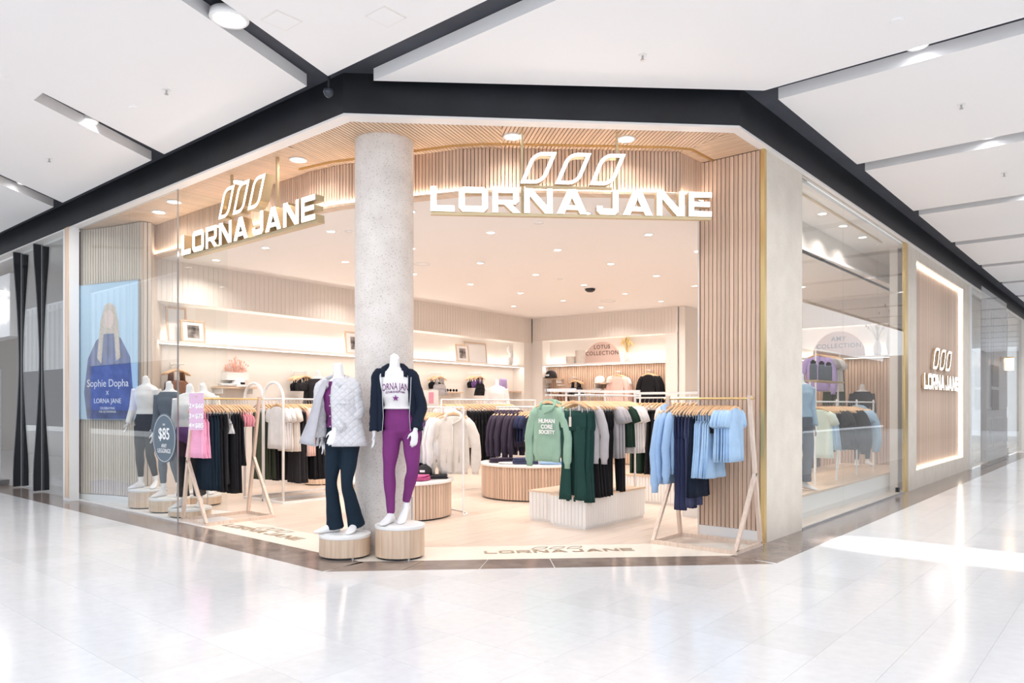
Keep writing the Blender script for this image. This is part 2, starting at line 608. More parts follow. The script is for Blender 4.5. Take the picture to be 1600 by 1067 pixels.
# fascia, soffit trim
fx = [(4.127, 44), (4.127, 5.523), (6.737, 2.93), (52, 2.93)]
fo = [(4.20, 44), (4.20, 5.555), (6.77, 3.0), (52, 3.0)]
struct('trim_1', MB().prism(fx + fo[::-1], 4.052, 4.42), M['dark'], 'deep navy black fascia band running round the shopfront', 'fascia')
tr = MB().prism([(4.129, 44), (4.129, 5.524), (6.739, 2.932), (52, 2.932), (52, 3.03), (6.83, 3.03), (4.26, 5.60), (4.26, 44)], 4.03, 4.052)
struct('trim_2', tr, M['trim'], 'white soffit trim strip under the dark fascia', 'trim')

# round lamps, sprinklers, detectors in the mall ceiling
def mall_lamp(x, y, z, label, r=.095):
    t = thing('ceiling_lamp', label, 'light', (x, y, z))
    ob('lamp_ring', MB().lathe([(r, .05), (r * 1.25, .045), (r * 1.3, 0), (r * 1.22, -.012), (r, -.006), (r * .98, .03)], n=28), M['white'], t, smooth=True)
    ob('lens', MB().cyl(0, 0, .0, .012, r * .97, 28), M['lampc'], t)
    spot((x, y, z - .02), MALL_W, r * 1.6, (.95, .97, 1))


mall_lamp(2.86, 5.22, 4.30, 'large round white downlight set in the ceiling slot at top left', .11)
sl = [(3.05, 8.42, 'small slot downlight above the left shop window'), (3.35, 11.45, 'slot downlight at the far left of the mall ceiling')]
for k in range(7):
    sl.append((6.84 + 2.83 * k + .005, 1.45 - .1 * min(k, 3), 'slot downlight beside the %s right hand ceiling board' % ordn[k]))
for x, y, l in sl: mall_lamp(x, y, 4.385, l, .07)


def sprinkler(px, py, label):
    d = 1164 * (ZP - H) / (632 - py)
    x, y = at(px, d)
    t = thing('sprinkler', label, 'sprinkler', (x, y, ZP))
    ob('rose', MB().cyl(0, 0, -.006, 0, .035, 16), M['white'], t)
    ob('nozzle', MB().cyl(0, 0, -.04, -.006, .008, 10).cyl(0, 0, -.045, -.04, .018, 10), M['steel'], t)


for p in [(260, 140, 'sprinkler above the left shop window in the large ceiling board'), (77, 247, 'sprinkler in the ceiling board at far left'), (1004, 86, 'sprinkler above the angled shop entrance'),
          (1502, 163, 'sprinkler in the first right hand ceiling board'), (1569, 270, 'sprinkler in the second right hand ceiling board')]:
    sprinkler(*p)
for px, py, l in [(0, 119, 'round detector disc at the left edge of the ceiling'), (210, 168, 'small round cover plate beside the sprinkler at upper left'), (1402, 32, 'small round cover plate in the ceiling at upper right')]:
    d = 1164 * (ZP - H) / (632 - py)
    x, y = at(px, d)
    ob('cover_plate', MB().lathe([(.0, 0), (.05, 0), (.045, -.012), (.0, -.014)], n=20), M['panel'], None, (x, y, ZP), label=l, cat='cover plate')
for px, py, l in [(440, 32, 'flush access hatch left of the ceiling wedge'), (603, 26, 'flush access hatch in the white ceiling wedge')]:
    d = 1164 * (ZP - H) / (632 - py)
    x, y = at(px, d)
    t = thing('access_hatch', l, 'hatch', (x, y, ZP))
    ob('hatch_frame', MB().box(-.11, .11, -.11, .11, -.003, 0), M['wallw'], t)
    ob('hatch_lid', MB().box(-.1, .1, -.1, .1, -.006, -.003), M['panel'], t)
# small camera hanging at the wedge tip
t = thing('security_camera', 'small dark dome camera hanging from the tip of the white ceiling wedge', 'camera', (3.95, 5.50, 4.415))
ob('stem', MB().cyl(0, 0, -.20, 0, .012, 10), M['blackm'], t)
ob('dome', MB().lathe([(.005, -.29), (.035, -.275), (.05, -.24), (.045, -.215), (.02, -.20), (.005, -.20)], n=18), flat('dark_glass', (.03, .035, .05), .08), t, smooth=True)

# ---------------- slatted soffit and hanging bulkhead
ZS = 4.05
BK = [(4.90, 12.2), (4.90, 7.15), (4.97, 6.72), (5.47, 5.36), (5.62, 5.12), (6.86, 3.82), (7.0, 3.70), (7.45, 3.69)]     # bulkhead line in plan
OUT = [(4.26, 12.2), (4.26, 5.60), (6.83, 3.03), (7.45, 3.03)]
soff = struct('ceiling', MB().prism([(4.262, 12.4), (4.262, 5.60), (6.832, 3.032), (9.0, 3.032), (9.0, 3.76), (7.1, 3.80), (6.6, 4.6), (5.9, 5.2), (5.06, 6.95), (5.06, 12.4)], 4.07, 4.10),
              M['slatb'], 'timber slatted soffit over the shop entrance', 'ceiling')
groups = [
    ([(4.262, 6.60), (5.05, 6.93), (5.05, 12.2), (4.262, 12.2)], 0.0),
    ([(4.262, 5.598), (5.25, 4.61), (5.9, 5.16), (5.05, 6.93), (4.262, 6.60)], 18.0),
    ([(5.25, 4.61), (6.79, 3.07), (7.03, 3.72), (6.6, 4.6), (5.9, 5.16)], 51.0),
    ([(6.80, 3.055), (6.83, 3.034), (7.45, 3.034), (7.45, 3.72), (7.03, 3.72)], 90.0)]
PITCH = .0385


def tri_fan_clip(poly, region):
    return convex_clip(poly, region)


for regn, deg in groups:
    a = R(deg)
    ux, uy = math.cos(a), math.sin(a)
    vx, vy = -uy, ux
    vs = [p[0] * vx + p[1] * vy for p in regn]
    us = [p[0] * ux + p[1] * uy for p in regn]
    v = min(vs)
    while v < max(vs):
        u0, u1 = min(us) - .1, max(us) + .1
        rect = [(u * ux + q * vx, u * uy + q * vy) for u, q in ((u0, v), (u1, v), (u1, v + PITCH * .80), (u0, v + PITCH * .80))]
        A = sum(regn[i][0] * regn[(i + 1) % len(regn)][1] - regn[(i + 1) % len(regn)][0] * regn[i][1] for i in range(len(regn)))
        rg = regn if A > 0 else regn[::-1]
        poly = convex_clip(rect, rg)
        if len(poly) > 2 and area(poly) > .0012:
            c0 = poly[0]
            mb = MB()
            ca, sa = math.cos(-a), math.sin(-a)
            loc = [((p[0] - c0[0]) * ca - (p[1] - c0[1]) * sa, (p[0] - c0[0]) * sa + (p[1] - c0[1]) * ca) for p in poly]
            ob('slat', mb.prism(loc, -.02, .018), M['slatx'], soff, (c0[0], c0[1], ZS + .002), a)
        v += PITCH


def resample(pts, step):
    out = []
    carry = 0
    for (x0, y0), (x1, y1) in zip(pts, pts[1:]):
        L = math.hypot(x1 - x0, y1 - y0)
        s = carry
        while s < L:
            t = s / L
            out.append((x0 + (x1 - x0) * t, y0 + (y1 - y0) * t, math.atan2(y1 - y0, x1 - x0)))
            s += step
        carry = s - L
    return out


def offset(pts, d):
    out = []
    for i, p in enumerate(pts):
        a, b = pts[max(i - 1, 0)], pts[min(i + 1, len(pts) - 1)]
        t = math.atan2(b[1] - a[1], b[0] - a[0])
        out.append((p[0] - math.sin(t) * d, p[1] + math.cos(t) * d))
    return out


bk_in = offset(BK, .015)
bk_in2 = offset(BK, .09)
bulk = struct('wall_entrance_bulkhead', MB().prism(bk_in + bk_in2[::-1], 3.60, 4.06), M['slatb'], 'curved timber slat bulkhead hanging behind the entrance soffit', 'wall')
sm = MB().box(0, PITCH * .80, -.022, .0, 3.615, 4.03).mesh('slat', [M['slat']])
for x, y, a in resample(BK, PITCH):
    link('slat', sm, bulk, (x, y, 0), a)
rim = MB().prism(offset(BK, -.045) + offset(BK, .10)[::-1], 3.575, 3.60)
ob('bottom_ledge', rim, M['oakx'], bulk)
trk = offset(BK, -.165)[1:]
ob('brass_rail', MB().prism(trk + offset(trk, .022)[::-1], 4.015, 4.031), M['brass'], None, label='slim curved brass rail fixed along the slatted soffit', cat='rail')
lit = offset(BK, -.032)
ob('led_strip', MB().prism(lit + offset(lit, .008)[::-1], 3.601, 3.606), M['led'], bulk)
for (x0, y0), (x1, y1) in zip(lit, lit[1:]):
    Ls = math.hypot(x1 - x0, y1 - y0)
    if Ls > .3: strip_light((x0, y0, 3.612), (x1, y1, 3.612), 2.0 * Ls, down=False, width=.02)


def downlight(x, y, z, label, r=.065, watts=DOWN_W, group=None, tilt=None, name='downlight'):
    t = thing(name, label, 'light', (x, y, z), group=group)
    ob('lamp_ring', MB().lathe([(r, .03), (r * 1.28, 0.0), (r * 1.25, -.006), (r * 1.02, -.006), (r * .98, .01)], n=20), M['white'], t, smooth=True)
    ob('lens', MB().cyl(0, 0, -.001, .008, r * .97, 20), M['lamp'], t)
    if watts: spot((x, y, z - .012), watts, r * 1.8)


for px, py, l in [(466, 249.5, 'left of the round column'), (372, 284, 'above the left lit sign'), (272, 315, 'just left of the glass edge'), (248, 331, 'furthest left behind the window glass'), (801, 213, 'left of the two above the front lit sign'), (978, 217, 'right of the two above the front lit sign')]:
    d = 1164 * (4.03 - H) / (632 - py)
    x, y = at(px, d)
    downlight(x, y, 4.026, 'round downlight in the slatted soffit, ' + l, .075, SOFFIT_W)

# ---------------- inner shop ceiling
ic = struct('ceiling', MB().prism(offset(BK, .09) + [(16.9, 3.5), (16.9, 12.6), (4.99, 12.6)], 3.60, 3.64), M['shopceil'], 'warm white plaster ceiling inside the shop', 'ceiling')
grid = []
XS = [5.65, 7.0, 8.4, 9.77, 11.18, 12.58, 14.0]
for i, x in enumerate(XS):
    for j, y in enumerate([4.87, 6.33, 7.82, 9.33, 10.7]):
        if i == 0 and j == 0: continue
        if i == 6 and j == 4: continue
        if j == 4 and i not in (0, 2, 5): continue
        downlight(x, y, 3.599, '%s row of shop ceiling downlights, number %s from the entrance side' % (['nearest', 'second', 'third', 'fourth', 'furthest left'][j], ordn[i]), .052)
for k, x in enumerate([7.98, 8.75, 9.54, 10.35]):
    pass
ceil_strip = struct('ceiling', MB().box(7.5, 16.9, 3.05, 3.70, 4.0, 4.04), M['shopceil'], 'plaster ceiling strip inside the right shop window', 'ceiling')
struct('wall_window_bulkhead', MB().box(7.6, 16.9, 3.70, 3.78, 3.60, 4.02), M['groove'], 'bulkhead inside the right shop window', 'wall')
ob('track_rail', MB().box(8.7, 12.8, 3.2, 3.23, 3.985, 3.999), M['brasspaint'], None, label='brass coloured track line in ceiling behind the right window glass', cat='rail')
for k, (px, py) in enumerate([(1290, 333), (1324, 352), (1352, 370), (1257, 309)]):
    d = 1164 * (4.0 - H) / (632 - py)
    x, y = at(px, d)
    downlight(x, max(y, 3.35), 3.999, 'ceiling downlight behind the right window glass, ' + ['second', 'third', 'fourth', 'first'][k] + ' from the stone fin', .055, 9)
# vents and small ceiling fittings
for px, py, r, l in [(659, 412, .14, 'round air vent right of the column'), (950, 470, .17, 'round air vent towards the back of the shop ceiling'), (841, 347, .07, 'flat ceiling speaker disc behind the front lit sign'),
                     (545, 361, .05, 'small flat disc left of the column in the shop ceiling'), (875, 436, .05, 'small flat ceiling disc in the middle of the shop')]:
    d = 1164 * (3.6 - H) / (632 - py)
    x, y = at(px, d)
    t = thing('ceiling_vent', l, 'vent', (x, y, 3.6))
    ob('vent_ring', MB().lathe([(r, 0), (r, -.008), (r * .9, -.012), (r * .88, -.002)], n=28), M['white'], t)
    ob('vent_disc', MB().lathe([(r * .7, 0), (r * .7, -.008), (r * .3, -.014), (.001, -.014)], n=28), M['white'], t)
d = 1164 * 2.18 / (632 - 450)
x, y = at(922, d)
t = thing('dome_camera', 'black dome camera on the shop ceiling', 'camera', (x, y, 3.6))
ob('collar', MB().cyl(0, 0, -.015, 0, .11, 24), M['white'], t)
ob('dome', MB().lathe([(.10, -.015), (.09, -.05), (.05, -.075), (.001, -.08)], n=24), M['blackm'], t, smooth=True)


# ---------------- back walls with bulkhead, lit niche and shelf
def niche_wall(side, ox, oy, th, length, bz0, bz1, shelf_z, inset0, inset1, lbl, low_mat=None, slat_panel=None, rec=.34):
    """origin at the left end seen from the shop; local x runs right, local +y goes into the wall"""
    w_ = thing('wall_' + side, 'pale wall with lit display niche, ' + lbl, 'wall', (ox, oy, 0), th, kind='structure')
    ob('wall_board', MB().box(0, length, rec, rec + .06, 0, bz1), M['wallw'], w_)
    if inset0: ob('pilaster', MB().box(0, inset0, 0, rec, 0, bz0), M['wallw'], w_)
    if inset1: ob('pilaster', MB().box(length - inset1, length, 0, rec, 0, bz0), M['wallw'], w_)
    g = MB().box(0, length, .02, rec, bz0, bz1)
    ob('bulkhead', g, M['wallw'], w_)
    n = int(length / .085)
    g = MB()
    for i in range(n): g.box(i * .085 + .002, i * .085 + .082, .015, .02, bz0 + .0, bz1)
    ob('grooved_facing', g, M['groove'], w_, kind='stuff')
    x0, x1 = inset0, length - inset1
    sh = ob('display_shelf', MB().box(x0, x1, -.02, rec, shelf_z - .045, shelf_z), M['white'], w_)
    ob('led_strip', MB().box(x0, x1, rec - .03, rec - .01, shelf_z, shelf_z + .01), M['led'], w_)
    ob('led_strip', MB().box(x0, x1, .03, .045, shelf_z - .052, shelf_z - .045), M['led'], w_)
    c, s_ = math.cos(th), math.sin(th)
    P = lambda u, v, z: (ox + u * c - v * s_, oy + u * s_ + v * c, z)
    strip_light(P(x0, rec - .06, shelf_z + .03), P(x1, rec - .06, shelf_z + .03), 2.2 * (x1 - x0), down=False)
    strip_light(P(x0, .08, shelf_z - .06), P(x1, .08, shelf_z - .06), 2.2 * (x1 - x0), down=True)
    if slat_panel:
        a0, a1, zt = slat_panel
        g = MB()
        k = a0
        while k < a1:
            g.box(k, k + .052, rec - .05, rec, .02, zt)
            k += .062
        sp = ob('slatted_panel', g, M['slat'], w_, kind='stuff')
        ob('panel_backing', MB().box(a0, a1, rec - .02, rec - .001, .02, zt), M['slatb'], w_)
    return P, w_


TH1 = math.atan2(.70, 9.82)
LW, wallL = niche_wall('back_left', 4.9, 11.2, TH1, 9.85, 2.97, 3.60, 2.385, 0, .35, 'behind the arch rack')
TH2 = math.atan2(-3.95, .23)
RW, wallR = niche_wall('back_right', 14.72, 11.9, TH2, 3.96, 3.02, 3.60, 2.42, .32, .28, 'with timber slats at the far corner', slat_panel=(.34, 3.66, 2.37))
struct('wall_return', MB().box(15.0, 16.7, 7.78, 7.93, 0, 3.60), M['wallw'], 'plain white return wall right of the slatted back panel', 'wall')
AW, wallA = niche_wall('back_window', 16.25, 7.75, R(-90), 4.40, 3.06, 3.60, 2.42, 0, .08, 'seen through the right shop window', slat_panel=(1.4, 4.30, 2.37))
struct('wall_far_right', MB().box(13.42, 18.9, 3.13, 3.25, 0, 4.0), M['wallw'], 'inner face of the wall beside the right shop window', 'wall')
struct('wall_end', MB().box(16.65, 16.9, 3.26, 12.6, 0, 4.0), M['wallw'], 'end wall of the shop', 'wall')
struct('wall_back', MB().box(4.4, 16.9, 12.45, 12.6, 0, 4.05), M['wallw'], 'rear wall closing the shop behind the niches', 'wall')

# ---------------- round concrete column
cx, cy = at(600.5, 7.44)
ccx, ccy = cx, cy
cm = MB()
nn = 48
rad = lambda i: .288 + (.0016 if i % 6 == 0 else 0)
cm.rings([[(rad(i) * math.cos(2 * PI * i / nn), rad(i) * math.sin(2 * PI * i / nn), z) for i in range(nn)] for z in (0, 4.05)])
struct('column', cm, M['conc'], 'round pale shell concrete column at the corner of the shop entrance', 'column', (cx, cy, 0), 0, True)
bpy.data.objects['column'].modifiers.new('edges', 'EDGE_SPLIT').split_angle = R(50)

# ---------------- stone fin with slatted side
fin = struct('wall_fin', MB().box(7.50, 8.55, YG + .0, 3.70, 0, 4.03), M['trav'], 'cream travertine fin right of the entrance with slatted timber side', 'wall')
ob('slat_backing', MB().box(7.465, 7.50, YG + .04, 3.70, .12, 4.03), M['slatb'], fin)
fs = MB().box(-.018, 0, 0, .0385, .125, 4.025).mesh('slat', [M['slat']])
yy = YG + .045
while yy < 3.68:
    link('slat', fs, fin, (7.467, yy, 0), 0)
    yy += .0472
ob('kick_board', MB().box(7.452, 7.50, YG + .04, 3.69, 0, .122), M['white'], fin)
ob('brass_edge', MB().box(7.44, 7.505, YG - .006, YG + .035, 0, 4.03), M['brass'], fin)
ob('rear_face', MB().box(7.50, 8.5, 3.70, 3.74, 0, 4.0), M['wallw'], fin)

# ---------------- glazing
def xr(px, Y=YG):
    # distance along the right shopfront line of the point surveyed at column px
    r = (px - 800) / 1164
    return (r * SA + CA) * Y / (-r * CA + SA)


def window(n, panes, label):
    w_ = thing('window_%d' % n, label, 'window', kind='structure')
    for p in panes: ob('glass_pane', p, M['glass'], w_)
    return w_


gt = .012
w1 = window(1, [MB().box(XG, XG + gt, a + .003, b - .003, .012, 4.03) for a, b in ((8.95, 10.33), (10.33, 12.05))] + [MB().box(XG + .015, 4.88, 8.95, 8.95 + gt, .012, 4.03)],
            'frameless left shop window glass with a return pane at the entrance')
ob('edge_channel', MB().box(XG - .004, XG + .014, 8.944, 8.953, .0, 4.03), M['steel'], w1)
ob('floor_channel', MB().box(XG - .006, XG + .02, 8.95, 12.05, 0, .018), M['white'], w1)
w2 = window(2, [MB().box(a + .003, b - .003, YG, YG + gt, .012, 4.03) for a, b in ((8.56, xr(1318)), (xr(1318), xr(1371.5)), (xr(1371.5), xr(1413)))],
            'tall frameless right shop window glass of three panes')
ob('floor_channel', MB().box(8.56, xr(1413), YG - .008, YG + .02, 0, .018), M['steel'], w2)
ob('brass_edge', MB().box(xr(1413), xr(1418), YG - .012, YG + .03, 0, 4.03), M['brass'], w2)
ob('lock_box', MB().box(xr(1402), xr(1404), YG - .02, YG + .03, .05, .12), M['blackm'], w2)
# post at the left end of the left window
t = struct('trim_3', MB().box(4.10, 4.23, 12.05, 12.30, 0, 4.03), M['white'], 'pale post at the left end of the shop window', 'post')
ob('timber_face', MB().box(4.085, 4.10, 12.06, 12.20, .05, 4.03), M['oak'], t)
ob('timber_edge', MB().box(4.14, 4.20, 12.30, 12.42, .0, 4.02), M['slat'], t)
# slatted poster wall
p0, p1, p2 = at(128, 11.15), at(222, 10.62), at(236, 10.64)
pw_ = [(4.27, 12.3), p0, ((p0[0] + p1[0]) / 2 + .03, (p0[1] + p1[1]) / 2 + .03), p1, (p1[0] + .10, p1[1] - .02), at(238, 10.78), at(252, 11.6)]
pback = offset(pw_, .03)
pw_obj = struct('wall_poster', MB().prism(offset(pw_, .022) + offset(pw_, .09)[::-1], .09, 4.03), M['slatb'], 'greyed timber slat wall behind the left window, carrying a poster', 'wall')
ps = MB().box(0, .042, -.02, .022, .10, 4.02).mesh('slat', [M['greyslat']])
for x, y, a in resample(pw_[1:], .052): link('slat', ps, pw_obj, (x, y, 0), a)
ob('skirting', MB().prism(offset(pw_, -.022) + offset(pw_, .09)[::-1], 0, .09), M['white'], pw_obj)
# poster
pa, pb = Vector(p0), Vector(at(222, 10.62))
th = math.atan2(pb.y - pa.y, pb.x - pa.x)
pl_ = (pb - pa).length
t = thing('poster', 'large blue campaign poster of a woman in a dark jacket on the slat wall', 'poster', (pa.x - .05 * -math.sin(th) * -1, pa.y, 0), th)
t.location = (pa.x + math.sin(th) * .055, pa.y - math.cos(th) * .055, 0)
ob('poster_frame', MB().box(.0, pl_, 0, .03, 1.19, 3.20), M['steel'], t)
mP, nt, p = new_mat('poster_backdrop')
p.inputs['Base Color'].default_value = (.45, .62, .78, 1)
p.inputs['Roughness'].default_value = .4
psh = ob('poster_sheet', MB().box(.015, pl_ - .015, -.004, 0, 1.205, 3.185), mP, t)
W_ = pl_ / 1.15
body = [(.18, 1.21), (1.0, 1.21), (1.05, 1.6), (1.0, 2.1), (.82, 2.38), (.68, 2.45), (.52, 2.45), (.36, 2.36), (.20, 2.1), (.12, 1.6)]
ob('poster_figure', MB().plate([(x * W_, z) for x, z in body], -.007, -.004, 0, 0), flat('poster_jacket', (.055, .075, .22), .6, var=.5, vscale=7), psh)
hair = [(.38 + .0, 2.1), (.44, 2.62), (.52, 2.86), (.62, 2.9), (.72, 2.84), (.78, 2.6), (.82, 2.1), (.74, 2.05), (.70, 2.45), (.5, 2.45), (.46, 2.02)]
ob('poster_hair', MB().plate([(x * W_, z) for x, z in hair], -.009, -.007, 0, 0), flat('poster_hair', (.52, .42, .34), .7, var=.2, vscale=30), psh)
face = [(.61 + .085 * math.cos(k * PI / 8), 2.66 + .13 * math.sin(k * PI / 8)) for k in range(16)]
ob('poster_face', MB().plate([(x * W_, z) for x, z in face], -.011, -.009, 0, 0), flat('poster_face', (.66, .48, .42), .7), psh)
for txt, z, sz in (('Sophie Dopha', 1.68, .155), ('X', 1.56, .09), ('LORNA JANE', 1.44, .10), ('CELEBRATING', 1.35, .05), ('THE ACTIVEWEAR', 1.30, .045)):
    me = text_mesh(txt, sz, .001)
    link('poster_lettering', me, psh, (.58 * W_, -.0125, z), 0)

# ---------------- right hand lit panel wall
A0, A1, B0, B1, PZ0, PZ1 = xr(1418), xr(1514), xr(1432), xr(1505), .30, 3.86
pwl = struct('wall_lit_panel', MB().box(A0, B0, YG, 3.06, 0, 4.03).box(B1, A1, YG, 3.06, 0, 4.03).box(B0, B1, YG, 3.06, 0, PZ0).box(B0, B1, YG, 3.06, PZ1, 4.03),
             M['trav'], 'cream stone wall framing a recessed lit timber panel', 'wall')
ob('panel_backing', MB().box(B0, B1, 3.09, 3.12, PZ0, PZ1), M['slatb'], pwl)
ps2 = MB().box(0, .068, -.0, .03, PZ0 + .002, PZ1 - .002).mesh('slat', [M['slat']])
x = B0 + .03
while x < B1 - .1:
    link('slat', ps2, pwl, (x, 3.062, 0))
    x += .074
for b in ((B0, B1, 3.030, 3.058, PZ1 - .025, PZ1), (B1 - .05, B1, 3.030, 3.058, PZ0, PZ1), (B0, B0 + .02, 3.03, 3.058, PZ0, PZ1), (B0, B1, 3.03, 3.058, PZ0, PZ0 + .012)):
    ob('led_strip', MB().box(*b), M['led'], pwl)
strip_light((B0 + .1, 3.045, PZ1 - .04), (B1 - .1, 3.045, PZ1 - .04), 2.2, True)
strip_light((B0 + .1, 3.045, PZ0 + .03), (B1 - .1, 3.045, PZ0 + .03), 1.6, False)

# ---------------- neighbours: right
N0, N1 = xr(1541, 3.02), xr(1574, 3.02)
nb = struct('wall_neighbour_right', MB().box(N0, N1, 3.02, 3.14, 0, 4.0), flat('pale_lilac_panelling', (.62, .60, .66), .3), 'pale panelled shopfront further along on the right', 'wall')
wn = (N1 - N0)
for x0, x1, z0, z1 in ((.05, .22, .35, 1.1), (.28, .78, .35, 1.1), (.84, .96, .35, 1.1), (.05, .22, 1.3, 3.8), (.28, .78, 1.3, 3.8), (.84, .96, 1.3, 3.8)):
    x0, x1 = N0 + x0 * wn, N0 + x1 * wn
    g = MB()
    for b in ((x0, x1, z0, z0 + .05), (x0, x1, z1 - .05, z1), (x0, x0 + .05, z0 + .05, z1 - .05), (x1 - .05, x1, z0 + .05, z1 - .05)): g.box(b[0], b[1], 2.995, 3.02, b[2], b[3])
    ob('panel_moulding', g, M['white'], nb)
ob('skirting', MB().box(N0, N1, 2.99, 3.02, 0, .2), M['white'], nb)
for z0, z1 in ((1.88, 2.42), (1.28, 1.80)): ob('shopfront_plaque', MB().box(xr(1551), xr(1561), 2.98, 3.0, z0, z1), flat('dark_plaque', (.05, .05, .07), .5), nb)
w3 = window(3, [MB().box(xr(1516), xr(1532), 2.97, 2.982, .02, 4.03), MB().box(xr(1534, 2.78), xr(1573, 2.78), 2.78, 2.792, .02, 4.03), MB().box(xr(1574), xr(1596), 2.97, 2.982, .02, 4.03)], 'glass shopfront of the next shop along on the right')
ob('edge_channel', MB().box(xr(1514) + .01, xr(1516), 2.95, 3.0, 0, 4.03), M['whitem'], w3)
ob('edge_channel', MB().box(xr(1596), xr(1596) + .6, 2.9, 3.1, 0, 4.03), M['whitem'], w3)
ob('base_rail', MB().box(xr(1534, 2.78), xr(1573, 2.78), 2.775, 2.80, 0, .02), M['steel'], w3)
struct('wall_next_shop', MB().box(19.0, 40, 6.4, 6.5, 0, 4.0).box(18.9, 19.0, 3.1, 6.4, 0, 4.0), M['wallw'], 'inner walls of the next shop on the right', 'wall')
struct('floor', MB().box(17.1, 40, 2.99, 6.5, -.05, -.001), M['terr'], 'floor of the next shop on the right', 'floor')
struct('ceiling', MB().box(17.1, 40, 3.04, 6.5, 4.0, 4.04), M['shopceil'], 'ceiling of the next shop on the right', 'ceiling')
for x_ in (21.5, 26, 31): spot((x_, 4.6, 3.95), 45, .3)  # fill lamps without fixtures, added to brighten the dim next shop
ob('counter', MB().box(20.0, 21.6, 3.9, 4.5, 0, 1.0).box(19.95, 21.65, 3.85, 4.55, 1.0, 1.05), M['blackm'], None, label='dark counter behind the glass right of the lit timber panel', cat='counter')
t = thing('wall_sconce', 'small brass wall lantern glowing on the pale panelled shopfront', 'light', (xr(1563), 2.98, 2.62))
ob('bracket', MB().box(-.08, .08, -.03, 0, -.06, .06).box(-.02, .02, -.22, 0, .0, .03).box(-.09, .09, -.30, -.14, .02, .05), M['brass'], t)
ob('lamp_shade', MB().cyl(0, -.22, -.30, .02, .075, 16, .085), emis('lantern_glow', (1, .62, .34), 5), t, smooth=True)
struct('wall_end_right', MB().box(48, 48.3, -6, 2.9, 0, 4.3), flat('distant_beige_wall', (.50, .46, .43), .6), 'distant wall closing the right walkway', 'wall')

# ---------------- neighbours: left
def twisted_fin(x, y, label):
    mb = MB()
    rs = []
    for k in range(17):
        z = .02 + k * 4.0 / 16
        wd = .028 + .085 * min(1, abs((k - 8.5) / 7)) ** 1.5
        rs.append([(x - wd, y - .02, z), (x + wd, y - .02, z), (x + wd, y + .02, z), (x - wd, y + .02, z)])
    mb.rings(rs)
    t = ob('facade_fin', mb, M['blackm'], None, label=label, cat='fin')
    ob('steel_blade', MB().box(x - .007, x + .007, y - .026, y - .02, .02, 4.02), M['steel'], t)


twisted_fin(4.25, 14.72, 'black waisted facade fin, the one further left')
twisted_fin(4.25, 13.72, 'black waisted facade fin nearest the shop window')
w4 = window(4, [MB().box(4.25, 4.262, a + .004, b - .004, .02, 4.03) for a, b in ((12.45, 13.7), (13.7, 14.75))], 'glass front of the neighbouring shop on the left')
struct('wall_left_neighbour', MB().box(7.4, 7.5, 12.7, 44, 0, 4.0).box(4.3, 7.5, 43.8, 44, 0, 4.0).box(4.3, 7.4, 12.62, 12.7, 0, 4.05), flat('beige_neighbour_wall', (.52, .47, .42), .7), 'beige inner walls of the left neighbouring shop', 'wall')
struct('ceiling', MB().box(4.27, 7.5, 12.7, 44, 4.0, 4.04), M['shopceil'], 'ceiling of the left neighbouring shop', 'ceiling')
struct('floor', MB().box(XG + .001, 7.5, 12.7, 44, -.05, -.001), M['tile3'], 'floor of the left neighbouring shop', 'floor')
spot((5.6, 14.2, 3.9), 3, .3)
spot((5.2, 17.0, 3.9), 9, .3)
lb = thing('shop_sign', 'white lightbox sign fascia of the far left shop with pale raised letters', 'sign', (4.20, 15.9, 0), R(-90))
ob('sign_box', MB().box(-3.0, .78, .0, .25, 2.62, 3.72), M['white'], lb)
me = text_mesh('uri', .80, .04, 'RIGHT', 1, M['sign'])
link('sign_lettering', me, lb, (.62, -.06, 2.92), 0)
t = thing('banner_stand', 'tall printed information banner at the far left edge', 'banner', (4.05, 15.75, 0), R(-75))
ob('banner_sheet', MB().box(-.75, .3, 0, .03, .08, 2.05), flat('banner_print', (.62, .68, .76), .6), t)
ob('banner_band', MB().box(-.75, .3, -.004, 0, .08, .35).box(-.75, .3, -.004, 0, 1.70, 1.78).box(-.75, .3, -.004, 0, 1.02, 1.06), flat('banner_blue', (.05, .16, .30), .6), t)
ob('foot_plate', MB().box(-.8, .35, -.12, .15, 0, .08), M['steel'], t)
t = thing('fashion_print', 'tall fashion photograph hanging inside the left neighbouring shop', 'poster', (5.0, 14.1, 0), R(-70))
ob('print', MB().box(-.22, .25, 0, .02, .3, 2.5), flat('warm_print', (.34, .18, .17), .6, var=.7, vscale=6), t)
ob('face_print', MB().blob((0, -.006, 2.2), (.11, .008, .17)), flat('skin_print', (.55, .38, .32), .6), t)
t = thing('display_table', 'dark display table with small goods inside the left neighbouring shop', 'table', (5.1, 13.15, 0))
ob('table_top', MB().box(-.4, .4, -.35, .35, .95, 1.0), M['blackm'], t)
for sx in (-.37, .37):
    for sy in (-.32, .32): ob('leg', MB().box(sx - .02, sx + .02, sy - .02, sy + .02, 0, .95), M['blackm'], t)
ob('gift_box', MB().box(-.12, .12, -.1, .1, 0, .2).box(-.125, .125, -.105, .105, .17, .205), fab('boxpink', (.75, .35, .42)) or M['boxpink'], None, (5.0, 13.2, 1.0), label='small pink box on the dark table at left', cat='box')

